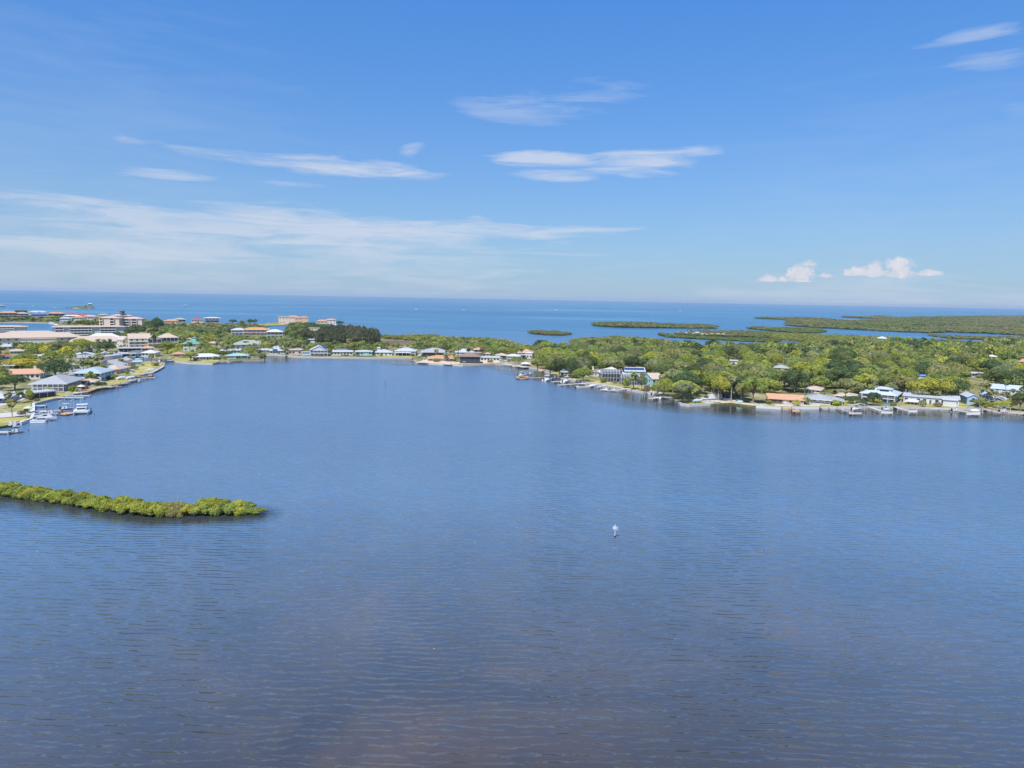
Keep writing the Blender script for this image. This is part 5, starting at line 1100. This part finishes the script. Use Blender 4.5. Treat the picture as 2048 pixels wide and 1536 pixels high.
# hand placed trees: kind, x, y base, y top, width px, colour, label
HAND = [
 ('b0',30,781,748,56,'dark green','round dark green tree at the left edge before the orange tiled bungalow'),
 ('b5',45,741,716,70,'yellow','flat spreading golden yellow tree above the white sheeted roof'),
 ('b1',112,761,717,62,'dark green','broad dark green tree right of the orange tiled bungalow'),
 ('b4',104,738,703,46,'bright green','tall bright green tree behind the broad dark one'),
 ('b1',120,709,680,44,'grey-green','wide grey-green tree under the long tan roofed row'),
 ('b3',166,707,676,50,'yellow-green','yellow-green tree before the white low dome roof'),
 ('b0',213,709,683,42,'dark green','dark blue-green tree below the three roof palms'),
 ('b1',275,678,648,46,'dark green','large dark green tree right of the pink condominium'),
 ('b3',315,668,634,30,'dark green','dark green tree right of the masts'),
 ('b2',336,707,683,38,'bright green','bright green tree left of the green roofed house'),
 ('s0',183,763,743,26,'bright green','bright green small tree before the pale blue house'),
 ('s1',147,784,770,22,'bright green','round green bush on the lawn before the columned house'),
 ('s0',168,776,769,16,'mid green','low green bush on the orange soil bank'),
 ('s0',60,800,779,20,'yellow-green','yellow-green small tree before the screened pool porch'),
 ('s1',43,829,821,18,'brown','rusty brown bush on the marina lawn'),
 ('s1',54,824,815,12,'dark green','dark round bush on the marina lawn'),
 ('s0',233,758,750,14,'olive green','olive bush left of the shrink-wrapped boats'),
 ('s0',270,739,731,14,'olive green','round bush on the canal lawn'),
 ('s0',208,739,731,10,'mid green','small round bush by the ranch with green wall'),
 ('s0',410,703,695,16,'yellow','golden yellow bush right of the green roofed house'),
 ('b2',382,722,704,30,'bright green','leaning bright green tree on the point before the green roofed house'),
 ('s1',430,719,712,16,'bright green','round green bush at the right end of the long white cottage'),
 ('b5',447,714,703,26,'dark green','flat dark green tree between the white and the teal roofed cottages'),
 ('s1',524,717,706,22,'grey-green','grey-green bush at the rocky breakwater'),
 ('b2',660,711,697,12,'mid green','narrow green tree right of the white gabled house'),
 ('s0',748,710,702,12,'dark green','dark bush between the teal and the small gabled cottages'),
 ('b1',686,700,686,40,'mid green','green domed tree behind the long cream cottage'),
 ('b2',912,724,711,16,'yellow-green','yellow-green tree between the orange cottage and the dark screened house'),
 ('b2',964,713,690,12,'brown','thin brownish tree right of the red tiled house'),
 ('b0',890,700,688,26,'dark green','blue-green conifer-like tree behind the grey hip roof'),
 ('b2',1366,806,763,48,'grey-green','large dense grey-green tree hanging over the water left of the parking ground'),
 ('b5',1440,801,750,40,'yellow-green','yellow-green topped tree behind the parked trailers'),
 ('b0',1506,806,748,62,'bright green','biggest tree on the beach end, bright yellowish crown and dark foot'),
 ('b0',1482,805,762,34,'olive green','olive tree leaning left of the biggest beach tree'),
 ('b3',1327,793,755,46,'yellow-green','golden topped tree right of the tan gabled shore house'),
 ('b3',1166,763,733,44,'bright green','bright green spreading tree left of the pool enclosures'),
 ('b0',1118,755,714,40,'dark green','tall dark green tree above the pale boat shed'),
 ('b1',1142,757,712,34,'dark green','dark tree between the blue sunshade and the spreading tree'),
 ('b2',1100,751,718,30,'mid green','rounded green tree behind the little sunshade point'),
 ('b0',1075,742,716,34,'mid green','round green tree left of the sunshade point, at the water'),
 ('s0',1252,776,755,18,'mid green','round small tree before the second pool enclosure'),
 ('b4',1283,782,748,24,'grey-green','small grey-green tree left of the tan gabled shore house'),
 ('s1',1293,785,770,18,'brown','reddish bush beside the pale blue end wall'),
 ('s1',1206,765,756,18,'mid green','green shrub at the first pool enclosure'),
 ('b0',1746,811,782,32,'dark green','round dark green tree before the big pale blue house'),
 ('s0',1845,813,800,17,'olive green','ball shaped olive shrub between gazebo and flat roofed house'),
 ('b1',1706,807,791,32,'dark green','low rounded dark tree before the faded tan roof'),
 ('s1',1612,809,794,22,'olive green','olive bush at the right end of the orange roofed bungalow'),
 ('s0',1786,813,803,14,'mid green','green shrub below the big pale blue house'),
 ('b4',1780,796,764,30,'grey-green','pale grey-green tree right of the big pale blue house'),
 ('b0',1896,800,766,30,'grey-green','bare grey looking tree behind the flat roofed house'),
 ('b5',1955,813,798,36,'mid green','green tree before the bright blue gabled house'),
 ('b0',2040,822,783,44,'dark green','dark green tree at the right edge above the grey dock'),
 ('b3',2010,817,800,44,'yellow-green','yellow-green bushy tree above the orange kayak'),
 ('b1',1860,803,752,90,'yellow-green','vast yellow-green domed tree behind the flat roofed house'),
 ('b3',1900,788,752,80,'yellow-green','second yellow-green domed tree, right of the vast one'),
 ('p0',309,697,667,11,'dark green','dark column shaped cypress before the narrow tan townhouse'),
 ('s0',1552,786,766,16,'olive green','small lone olive tree on the sandy track'),
 ('b4',1130,742,700,34,'bright green','bright green tree high behind the dark trees of the right shore'),
 ('b0',640,652,645,14,'dark green','dark tree left of the orange villa above the pines'),
 ('b1',678,652,641,22,'dark green','round dark tree at the right end of the orange villa'),
 ('b0',466,649,638,18,'dark green','round dark tree on the grassy sea spit, leftmost'),
 ('b4',501,649,638,16,'dark green','dark tree on the grassy sea spit, second from right'),
 ('b4',511,649,638,10,'dark green','slim dark tree on the grassy sea spit, rightmost'),
 ('s0',484,649,641,12,'mid green','small tree in the middle of the grassy sea spit'),
 ('b0',172,616.6,610,3,'dark green','single small tree on the low sandy islet'),
]
PM = {('b%d' % i): p_ for i, p_ in enumerate(BROAD)}; PM.update({('p%d' % i): p_ for i, p_ in enumerate(PINE)}); PM.update({('s%d' % i): p_ for i, p_ in enumerate(SHRUB)}); PM.update({('f%d' % i): p_ for i, p_ in enumerate(PALM)})
TAKEN = []
for k, x, yb, yt, wd, c, lab in HAND:
    g = G(x, yb, ZL if k != 'b0' or x != 172 else .4); ds = (g-CP).dot(F); pr = PM[k]
    h = max((yb-yt)*ds/FPX*1.02, .8); s = h/pr['H']; wide = (wd*ds/FPX)/(2*pr['R']*s*1.0)
    put_tree(pr, g, h, lab, c, 'trees along the shore and gardens' if k[0] != 's' else 'bushes in the gardens', wide=min(max(wide, .55), 2.4)); TAKEN.append((g.x, g.y, wd*ds/FPX*.42))
PALMS = [(196,702,676,'leftmost of the three before the wide tan roof'),(210,703,677,'middle one of the three before the wide tan roof'),(221,703,676,'rightmost of the three before the wide tan roof'),
 (145,748,714,'before the grey gable at the street'),(168,752,716,'tallest by the grey street'),(176,752,717,'second tall one by the grey street'),(203,741,708,'left of the ranch with green wall'),(188,748,722,'low one in the street group'),(183,752,719,'slim one in the street group'),(195,750,720,'bushy one beside the long pale roof'),
 (132,752,722,'right of the broad dark green tree'),(25,835,804,'brown stemmed, on the marina lawn'),(39,806,780,'at the white house of the left edge'),(18,806,782,'beside the left edge house, smaller'),(233,716,700,'above the grey cottage of the canal row'),(222,720,704,'between the canal row roofs'),
 (304,727,706,'left one at the canal mouth'),(316,725,707,'right one at the canal mouth'),(262,720,708,'at the canal head'),(243,731,716,'beside the white and grey cottage'),
 (440,701,676,'tall one left of the broad grey-green roof'),(447,705,682,'second left of the broad grey-green roof'),(455,703,680,'third left of the broad grey-green roof'),(500,708,692,'before the broad grey-green roof'),(515,709,691,'right in front of the broad grey-green roof'),(553,705,676,'tall one below the white inlet house'),(560,706,682,'lower one below the white inlet house'),(565,709,693,'by the ribbed roof cottage'),(572,710,694,'between the ribbed roof and peach cottages'),(580,708,694,'behind the peach cottage'),
 (697,704,676,'large one before the dark pines'),(706,705,684,'right of the large one before the pines'),(750,709,698,'left of the small raised gable'),(901,716,698,'behind the orange roofed cottage'),(892,723,706,'in front of the orange roofed cottage'),(908,722,706,'at the right end of the orange roofed cottage'),
 (1030,726,712,'left one over the broad white cottage'),(1038,727,713,'middle one below the red and white roof'),(1026,730,717,'by the wide grey dock'),(1140,752,722,'pale crowned, among the dark shore trees'),(1267,779,741,'tallest between the two pool enclosures and the tan gable'),(1262,780,752,'lower companion of the tallest shore one'),(1388,803,776,'left one at the parking ground'),(1378,803,778,'leaning one beside the grey tree'),(1400,799,775,'behind the turquoise boat cover'),
 (1462,802,748,'thin tall one right of the pickup trucks'),(1436,801,757,'with slanting trunk behind the trailers'),(1556,770,738,'slim one behind the sandy track'),(1564,768,740,'second slim one behind the sandy track'),(1540,772,742,'third slim one behind the sandy track'),(1316,790,770,'fan leaved, beside the golden topped tree'),(1304,789,772,'small fan leaved one on the shore'),
 (1870,806,778,'golden fan leaved, behind the flat house'),(2004,806,784,'right of the outdoor stairs'),(2018,810,788,'between the dark deck house and the edge'),(1960,812,795,'by the blue gabled house wall'),(480,648,640,'on the grassy sea spit'),(490,648,641,'right one on the grassy sea spit'),(120,643,631,'before the peach villa with tower'),(146,650,636,'before the pink orange roofed house'),(190,655,636,'leaning, left of the pink condominium'),(184,655,639,'second one left of the pink condominium'),(1690,800,780,'behind the faded tan roof')]
for i, (x, yb, yt, s) in enumerate(PALMS):
    g = G(x, yb, ZL); h = (yb-yt)*(g-CP).dot(F)/FPX
    put_tree(PALM[i % 3], g, max(h, 3.5), 'palm '+s, random.choice(['olive green', 'grey-green', 'mid green', 'olive green']), 'palms between the houses', wide=min(1.5, max(.8, 9/max(h, 5)))); TAKEN.append((g.x, g.y, 1.5))

PR = random.Random(9)
PZ = [(150,215,722,750,'in the street palm group'), (95,150,730,750,'near the broad dark green tree'), (430,520,700,712,'before the broad grey-green roof'), (520,600,694,706,'among the inlet cottages'), (1400,1600,700,726,'in the pale palm grove of the wood'), (1395,1475,780,799,'behind the parking ground'), (1960,2046,796,812,'between the deck house and the right edge'), (870,1050,712,724,'among the orange point cottages'), (1550,1620,740,772,'along the sandy track'), (640,760,702,709,'behind the long cream cottage'), (1700,1810,790,800,'around the big pale blue house'), (1850,1920,790,800,'behind the long flat house'), (545,640,704,709,'between the cottages right of the inlet'), (700,835,704,709,'between the cottages left of the grey pyramid roof'), (345,440,700,716,'around the point cottages')]
for x0_, x1_, y0_, y1_, w_ in PZ:
    for i in range(7 if x0_ != 1400 else 26):
        x = PR.uniform(x0_, x1_); y = PR.uniform(y0_, y1_); g = G(x, y, ZL)
        put_tree(PALM[PR.randrange(3)], g, PR.uniform(6.5, 10.5), 'palm %s, %s from the left' % (w_, (['first']+ORD[1:])[i]) if False else 'slender fan palm '+w_, PR.choice(['olive green', 'grey-green', 'mid green']), 'palms '+w_, wide=PR.uniform(.8, 1.1)); TAKEN.append((g.x, g.y, 1.2))
def inpoly(x, y, P):
    c = False; j = len(P)-1
    for i in range(len(P)):
        if (P[i][1] > y) != (P[j][1] > y) and x < (P[j][0]-P[i][0])*(y-P[i][1])/(P[j][1]-P[i][1])+P[i][0]: c = not c
        j = i
    return c
KEEP += [(139,166,725,752,345), (1415,1478,796,806,330), (765,838,677,688,700), (1550,1612,698,705,560), (1532,1560,776,792,370), (275,326,724,738,380), (760,826,711,715,540), (1690,1740,804,812,330), (262,328,715,722,420),(205,300,712,760,420),(1080,1090,742,752,430),(1385,1420,793,803,330)]
def blocked(x, y, h, r, frac=.12):
    X, Y, ds = proj((x, y, ZL)); rp = r*FPX/ds; top = Y-h*FPX/ds
    for cen, rz, hw_, hd in FOOT:
        dx, dy = x-cen.x, y-cen.y
        if abs(dx)+abs(dy) > 60: continue
        u = dx*math.cos(-rz)-dy*math.sin(-rz); v = dx*math.sin(-rz)+dy*math.cos(-rz)
        if abs(u) < hw_+r*.35 and abs(v) < hd+r*.35: return True
    for x0, x1, y0, y1, kd in KEEP:
        if ds < kd+4 and X+rp > x0 and X-rp < x1:
            ox = min(X+rp, x1)-max(X-rp, x0); oy = min(Y, y1)-max(top, y0)
            if ox > 0 and oy > 0 and ox*oy > frac*(x1-x0)*(y1-y0)*(1 if (x1-x0) < 60 else .5): return True
    return False
AUTO = []
def zone(name, poly, sp, hr_, kinds, cols, group, keep=True, frac=.12):
    P = [G(x, y, ZL) for x, y in poly]; W = [(p.x, p.y) for p in P]
    x0, x1 = min(p[0] for p in W), max(p[0] for p in W); y0, y1 = min(p[1] for p in W), max(p[1] for p in W)
    r = random.Random(len(name)*7+int(sp*10)+len(poly)); j = 0; y = y0
    while y < y1:
        x = x0+(sp/2 if j % 2 else 0)
        while x < x1:
            X, Y = x+r.uniform(-.35, .35)*sp, y+r.uniform(-.35, .35)*sp
            if inpoly(X, Y, W):
                h = r.uniform(*hr_); k = r.choice(kinds); c = r.choice(cols)
                if not any((X-a)**2+(Y-b)**2 < (q+1.5)**2 for a, b, q in TAKEN) and not (keep and blocked(X, Y, h, sp*.55, frac)):
                    AUTO.append((X, Y, h, k, c, group, sp))
            x += sp
        y += sp*.87; j += 1
BK = ['b0', 'b1', 'b2', 'b3', 'b4', 'b5']
GC = ['bright green', 'mid green', 'mid green', 'dark green', 'olive green', 'mid green', 'bright green', 'grey-green', 'yellow-green', 'olive green', 'dark green', 'dark green']
zone('right wood', [(1062,727),(1092,741),(1112,749),(1150,755),(1200,762),(1245,771),(1300,781),(1345,793),(1372,800),(1420,797),(1500,800),(1530,793),(1600,795),(1720,805),(1800,805),(1900,803),(1960,808),(2060,815),(2230,832),(2230,692),(2048,690),(1980,697),(1930,700),(1860,697),(1800,693),(1740,694),(1620,706),(1540,709),(1440,706),(1360,704),(1300,703),(1240,700),(1180,703),(1110,709),(1060,708)], 11.2, (8.0, 14.5), BK, GC, 'trees of the wood on the right shore')
zone('centre wood', [(752,702),(835,697),(870,703),(905,707),(960,708),(1010,711),(1062,711),(1062,702),(1030,696),(1005,689),(960,686),(905,684),(860,680),(850,688),(752,696)], 9.5, (5, 8), BK, ['mid green', 'olive green', 'mid green', 'bright green', 'dark green', 'olive green'], 'trees behind the middle shore', frac=.3)
zone('pines', [(606,688),(640,696),(700,698),(758,694),(757,684),(740,677),(705,671),(672,670),(650,674),(610,676)], 7.6, (11, 15), ['p0', 'p1', 'p2'], ['pine'], 'dark pines behind the middle shore', frac=.3)
zone('left centre', [(290,694),(330,703),(350,713),(375,719),(445,719),(530,710),(620,707),(750,706),(752,700),(640,694),(590,684),(540,688),(450,680),(400,672),(330,670),(285,682)], 9.5, (5.5, 9), BK, GC, 'trees among the middle houses', frac=.17)
zone('left centre back', [(290,671),(400,671),(470,671),(520,672),(530,660),(480,656),(380,655),(292,657)], 11, (6, 9), BK, ['mid green', 'dark green', 'dark green', 'olive green', 'grey-green'], 'dark trees behind the townhouses')
zone('inlet right', [(572,676),(612,680),(660,672),(672,660),(640,655),(590,652),(576,664)], 10, (6, 9), BK, ['dark green', 'mid green', 'dark green'], 'trees right of the inlet')
zone('left gardens', [(-60,790),(20,778),(60,760),(140,742),(210,722),(200,708),(140,700),(0,697),(-60,697)], 9.0, (5.5, 9.5), BK, ['mid green', 'bright green', 'dark green', 'olive green', 'yellow-green', 'grey-green', 'yellow'], 'garden trees of the left shore')
zone('condo gap', [(120,690),(250,692),(360,700),(360,692),(250,672),(240,668),(140,684)], 10, (5, 8), BK, ['dark green', 'mid green', 'olive green'], 'trees around the condominiums')
zone('far shore', [(-60,644),(60,643.5),(110,646),(140,651),(200,655),(300,653),(300,648),(200,645),(100,639),(-60,638)], 17, (6, 9), BK, ['dark green', 'mid green', 'olive green'], 'trees between the far villas')
LEAFC['pine'] = (.120, .125, .085)
def lm_label(kind, x, y, h, c):
    best = min(LM, key=lambda L: (L[1].x-x)**2+(L[1].y-y)**2); p, q = proj((x, y, 1)), proj((best[1].x, best[1].y, 1)); dd = p[2]-q[2]; dx = (p[0]-q[0])*p[2]/FPX
    rel = ('behind' if dd > 0 else 'in front of') if abs(dd) > abs(dx) else ('right of' if dx > 0 else 'left of')
    size = 'tall' if h > 9.6 else 'low' if h < 6.6 else 'middle-sized'
    return '%s %s %s %s %s' % (size, 'dark grey-green' if c == 'pine' else c, kind, rel, best[0])
SH = []
sr = random.Random(21)
for L in list(LM):
    c_ = L[1]; ds = proj(c_)[2]
    if ds > 800 or not -30 < proj(c_)[0] < 2080: continue
    for q_ in range(3 if ds < 520 else 2):
        a_ = view_az(c_)+math.pi+sr.uniform(-1.5, 1.5); r_ = sr.uniform(9, 15); X_, Y_ = c_.x+math.sin(a_)*r_, c_.y+math.cos(a_)*r_
        pz = proj((X_, Y_, ZL)); front_ok = inpoly(pz[0], pz[1]+2, FRONT+BACK)
        if front_ok and not blocked(X_, Y_, 2.0, 1.4, .2): SH.append((X_, Y_, sr.uniform(1.3, 2.8), 's%d' % sr.randrange(2), sr.choice(['mid green', 'olive green', 'bright green', 'dark green', 'grey-green', 'yellow-green', 'brown'])))
AUTO.sort(key=lambda a: math.hypot(a[0], a[1])/a[2])
vis = [a for a in AUTO if -40 < proj((a[0], a[1], 1))[0] < 2088]
NI = 300-sum(1 for h_ in HAND if h_[0][0] != 's')-2
ind = vis[:NI]; ids = set(id(a) for a in ind); rest = [a for a in AUTO if id(a) not in ids]
cnt = {}
for X, Y, h, k, c, grp, sp in ind:
    base = lm_label('pine' if k[0] == 'p' else 'tree', X, Y, h, c); n = cnt.get(base, 0); cnt[base] = n+1
    lab = base if n == 0 else base.replace(base.split()[0]+' ', ORD[min(n, 35)]+' nearest '+base.split()[0]+' ', 1)
    pr = PM[k]; s = h/pr['H']; wide = min(1.7, max(.7, sp*1.38/(2*pr['R']*s)))
    put_tree(pr, (X, Y, ZL), h, lab, c, grp, wide=wide)
print('auto trees', len(AUTO), 'individual', len(ind), 'mass', len(rest))

for X, Y, h, k, c in SH[:230]:
    base = lm_label('shrub', X, Y, 7, c).replace('middle-sized ', 'rounded '); n = cnt.get(base, 0); cnt[base] = n+1
    put_tree(PM[k], (X, Y, ZL), h, base if n == 0 else ORD[min(n, 35)]+' nearest '+base, c, 'garden shrubs', wide=sr.uniform(.9, 1.5))
print('shrubs', len(SH))
# masses: leaf clumps of many trees or bushes in one mesh
mr = np.random.default_rng(5)
def clump_variants(n, lobes, leaf, R=1.0, z1=1.5, flat=.8, nv=6, jit=.55):
    out = []
    for i in range(nv):
        C, N, L = crown_pts(mr, R, .12, z1, lobes, n, flat, .6, (.34, .52)); out.append(quads(C, N, leaf, mr, jit))
    return out
CV_HI = clump_variants(420, 9, .085); CV_MID = clump_variants(150, 6, .15); CV_LO = clump_variants(64, 4, .23, z1=1.2, jit=.25)
def mass(name, label, items, cat='trees', jr=.2):
    """items: x, y, z, radius, height, colour"""
    Vs = []; Ts = []
    for (x, y, z, r, h, c) in items:
        ds = math.hypot(x, y); CVv = CV_HI if ds < 620 else CV_MID if ds < 1150 else CV_LO
        V = CVv[mr.integers(0, 6)]; a = mr.uniform(0, 6.28); ca, sa = math.cos(a), math.sin(a); zs = h/1.5 if CVv is not CV_LO else h/1.2
        Q = np.empty_like(V); Q[:, 0] = (V[:, 0]*ca-V[:, 1]*sa)*r+x; Q[:, 1] = (V[:, 0]*sa+V[:, 1]*ca)*r+y; Q[:, 2] = V[:, 2]*zs+z; Vs.append(Q)
        cc = jc(c, jr); Ts.append(np.tile(np.array(cc[:3]), (len(V)//4, 1)))
    me = qmesh(name, np.concatenate(Vs), 'leafmass', np.concatenate(Ts)); o = bpy.data.objects.new(name, me); COL.objects.link(o)
    print(name, len(items), len(me.polygons)); return setp(o, label, cat, None, 'stuff')
mass('woodland', 'far part of the dense woods behind both shores', [(X, Y, ZL, sp*.62, h, LEAFC[c]) for X, Y, h, k, c, g_, sp in rest], 'woodland')
PONDS = [[(1822,652.2),(1842,652.8),(1846,650.6),(1826,650)], [(1900,650.8),(1924,651.4),(1926,649.2),(1904,648.8)], [(1960,656.5),(2020,658.5),(2022,656.3),(1965,654.6)], [(1712,650.5),(1740,651.6),(1742,650),(1716,649)]]
def scatter(poly, sp, r_, h_, cols, z=ZL, keep=False, grow=0.0):
    """bushes inside a ground polygon; spacing grows with distance"""
    P = [G(x, y, z) for x, y in poly]; W = [(p.x, p.y) for p in P]; out = []
    x0, x1 = min(p[0] for p in W), max(p[0] for p in W); y0, y1 = min(p[1] for p in W), max(p[1] for p in W)
    nx = int((x1-x0)/sp)+1; ny = int((y1-y0)/sp)+1
    for j in range(ny):
        for i in range(nx):
            X = x0+(i+.5*(j % 2)+random.uniform(-.4, .4))*sp; Y = y0+(j+random.uniform(-.4, .4))*sp
            if inpoly(X, Y, W):
                h = random.uniform(*h_)*(1+.35*math.sin(X*.021+Y*.013)*math.cos(Y*.017-X*.009))
                if keep and blocked(X, Y, h, r_*.6): continue
                if Y > 1500 and any(inpoly(*proj((X, Y-sp*k_, z))[:2], P_) for P_ in PONDS for k_ in (0, 1.2, -1.2)): continue
                n_ = .5+.5*math.sin(X*.012+1.3)*math.sin(Y*.009+.4)+random.uniform(-.3, .3); c = cols[max(0, min(len(cols)-1, int(n_*len(cols))))]
                out.append((X, Y, z-.2, r_*random.uniform(.8, 1.25), h, c))
    return out
MC = [(.200,.220,.080), (.240,.255,.085), (.270,.285,.090), (.180,.205,.085), (.290,.280,.115)]
MF = [(.130,.165,.075), (.160,.195,.075), (.180,.205,.080), (.150,.175,.090), (.200,.205,.100), (.205,.180,.120), (.150,.190,.085), (.230,.215,.130)]
it = scatter([(1162,702),(1240,704),(1320,704),(1440,706),(1540,709),(1620,706),(1740,697),(1800,695),(1860,700),(1930,702),(1980,699),(2048,693),(2250,700)]+BACK[1:41], 5.2, 3.9, (2.3, 3.6), MC, keep=True)
mass('mangrove_swamp', 'low green mangroves between the wood and the far channels', it, 'mangroves')
it = scatter([(752,677),(850,684),(905,688),(960,692),(1010,696),(1062,706),(1162,700),(1150,696.5),(1090,700),(1050,697),(1030,691),(1010,684),(960,681),(905,679),(860,674),(835,672.5),(755,673.5)], 5.6, 4.2, (3.2, 5.0), MC, keep=True)
mass('mangrove_fringe', 'mangrove fringe on the sea side of the middle shore', it, 'mangroves')
ISL = [('small_island','small low mangrove island left of the long one',[(1058,665.5),(1070,668.2),(1100,670.6),(1125,671),(1143,668.8)],[(1143,667.5),(1110,664.5),(1070,663.8),(1058,664.8)],5.5,4.4,(3.0,4.4)),
 ('long_island','long low mangrove island in the middle distance',[(1186,651),(1200,653),(1240,655),(1300,656),(1380,656.8),(1435,657)],[(1435,655.6),(1400,652),(1330,650),(1250,648.5),(1196,647.6),(1186,649)],7,5.5,(4,5.6)),
 ('near_spit','narrow mangrove spit below the inner lagoon',[(1315,668.5),(1335,674.5),(1400,678.5),(1500,683),(1560,685)],[(1560,680),(1500,677.6),(1400,674.5),(1345,671.5),(1320,667)],6,4.8,(2.2,3.2)),
 ('settlement_spit','green spit carrying the small pale settlement',[(1350,670.3),(1400,671.7),(1500,674.6),(1560,676.5)],[(1560,668),(1500,664.5),(1440,663),(1400,664),(1350,667)],7,5.4,(2.2,3.4)),
 ('middle_spit','mangrove strip left of the far channel',[(1497,657.4),(1520,660),(1552,663),(1590,666),(1640,666),(1650,663)],[(1634,658),(1580,655.5),(1540,656),(1500,656)],8,6.2,(2.6,3.8)),
 ('marsh_shrubs','scattered green shrub belt around the far brown marsh',[(1560,670),(1620,669.5),(1700,671.5),(1775,675),(1800,680),(1760,680),(1700,676),(1600,673.5)],[(1560,672.5)],11,6.5,(1.6,2.8)),
 ('north_coast','wide far mangrove coast below the open sea on the right',[(1512,637.3),(1540,638.5),(1565,639.5),(1580,643),(1570,650.5),(1620,655),(1700,659),(1780,663),(1860,666),(1900,664.5),(1960,667),(2060,671),(2230,680)],[(2230,634),(2060,632.4),(2000,632.3),(1900,633.5),(1810,635),(1770,637),(1745,640.2),(1690,642),(1660,640),(1610,636.3),(1560,635.3),(1512,636.7)],12.5,9.5,(3.2,5.2)),
 ('tip_island','thin farthest mangrove strip before the turquoise sea',[(1686,635),(1720,636.6),(1790,638.4)],[(1790,635.3),(1770,634.3),(1710,633.6),(1686,634.3)],13,10,(4.5,6)),
 ('channel_island','mangrove island inside the far right channel',[(1857,671),(1880,674.5),(1900,677),(1960,679),(2000,680),(2120,680)],[(2120,675),(2048,675.5),(2000,675),(1930,672.5),(1880,670.5),(1860,669.5)],7.5,6,(2.2,3.4)),
 ('sandy_islet','low sandy islet with scrub beside the stilt house',[(136,616.2),(160,617),(186,616.8)],[(186,614.2),(165,613.8),(138,615)],14,9,(2,4))]
for nm, lab, fr, bk, sp, r_, h_ in ISL:
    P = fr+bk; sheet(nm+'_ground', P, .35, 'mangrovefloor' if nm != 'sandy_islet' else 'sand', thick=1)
    mass('mangrove_island' if nm != 'marsh_shrubs' else 'marsh_shrubs', lab, scatter(P, sp, r_, h_, MF if nm != 'sandy_islet' else MC, z=.35), 'mangroves', .09)
for P_ in PONDS: sheet('pond', P_, .41, 'water')
# small settlement on the spit, far away
for i, (x, y, wd, c, r) in enumerate(((1357,667.5,7,'white','r_white'),(1372,668.5,8,'white','r_lgrey'),(1386,669.8,8,'cream','r_tan'),(1394,667.6,10,'white','r_white'),(1404,670.6,9,'cream','r_lgrey'),(1412,671.3,6,'cream','r_tan'),(1424,670.2,9,'white','r_tan'),(1436,670.4,9,'cream','r_tan'),(1446,671,6,'cream','r_lgrey'))):
    house('beach_hut', 'far pale hut of the spit settlement, %s from the left' % (['first'] + ORD[1:])[i], x-wd/2, x+wd/2, y, y-3.2, 8, 0, c, r, 'hip', 1, wins=2, side=0, door=False, group='huts of the far settlement', z=.35, o=.4, lm='the far settlement')
for i, x in enumerate((1375,1382,1388,1396,1400,1406,1411,1415)):
    put_tree(PALM[i % 3], G(x, 667.5+(i % 3)*.7, .35), 8.5, 'palm of the far spit settlement, %s from the left' % (['first'] + ORD[1:])[i], 'grey-green', 'palms of the far settlement', wide=.9)

# near mangrove hedge, bush by bush
base = [(-70,986),(0,992),(45,997),(70,1001),(110,1006),(150,1012),(175,1016),(220,1024),(270,1030),(310,1034),(350,1034),(400,1032),(450,1031),(500,1030),(529,1028)]
def along(x):
    for (a, b), (c, d) in zip(base[:-1], base[1:]):
        if a <= x <= c: return b+(d-b)*(x-a)/(c-a)
    return base[-1][1]
topf = [(-70,955),(0,963),(50,966),(100,977),(145,980),(185,990),(245,989),(290,1000),(345,1006),(400,1000),(430,996),(470,1000),(500,1006),(532,1011)]
def tf(x):
    for (a, b), (c, d) in zip(topf[:-1], topf[1:]):
        if a <= x <= c: return b+(d-b)*(x-a)/(c-a)
    return 1011
hr = random.Random(3); xs = list(np.arange(521, -75, -16)); n = 0
for i, x in enumerate(xs):
    for row, off in enumerate((0, -9)):
        if row and (x > 500 or i % 5 == 4): continue
        xx = x+hr.uniform(-7, 7)+row*8; yb = along(xx)-3.5+off; g = G(xx, yb, 0); ds = (g-CP).dot(F)
        h = max(1.3, (yb-tf(xx)-(0 if row else 7))*ds/FPX*hr.uniform(.85, 1.2)) if row else max(1.3, (yb-tf(xx)-8)*ds/FPX*hr.uniform(.62, 1.18))
        h = min(h, 4.0)
        grey = 335 < xx < 372
        lab = ('sparse greyish mangrove bush in the %s row of the near hedge, %s from the right' if grey else 'mangrove bush in the %s row of the near hedge, %s from the right tip') % (('front', 'back')[row], (['first']+ORD[1:])[min(i, 41)])
        pr = MANG[hr.randrange(4)]; s = h/pr['H']
        put_tree(pr, g, h, lab, 'brown' if False else ('olive green' if grey else hr.choice(['yellow-green', 'bright green', 'yellow-green', 'bright green'])), 'mangrove bushes of the near hedge', wide=min(2.0, max(.8, 2.35/(pr['R']*s))))

# ------------------------------------------------------------------ label check
from collections import Counter
tops = [o for o in bpy.data.objects if o.parent is None and o.get('label') and o.get('kind') is None]
dup = {k: v for k, v in Counter(o['label'] for o in tops).items() if v > 1}
print('top-level things', len(tops), 'duplicate labels', dup)
for o in tops:
    n = len(o['label'].split())
    if n < 4 or n > 16: print('LABEL LENGTH', n, o['label'])

# ------------------------------------------------------------------ thin sea haze
hm = bpy.data.materials.new('sea_haze'); hm.use_nodes = True; t = NT(hm.node_tree)
pv = t.n('ShaderNodeVolumePrincipled', {'Color': (.72, .84, 1.0, 1), 'Density': .000042, 'Anisotropy': .1})
t.n('ShaderNodeOutputMaterial', {'Volume': pv.outputs[0]}); MAT['haze'] = hm
hz_o = MB().box(-30100, 30100, -900, 25600, -5.5, 75).build('haze', 'haze'); setp(hz_o, 'thin pale blue sea haze filling the air over the bay', None, None, 'stuff')
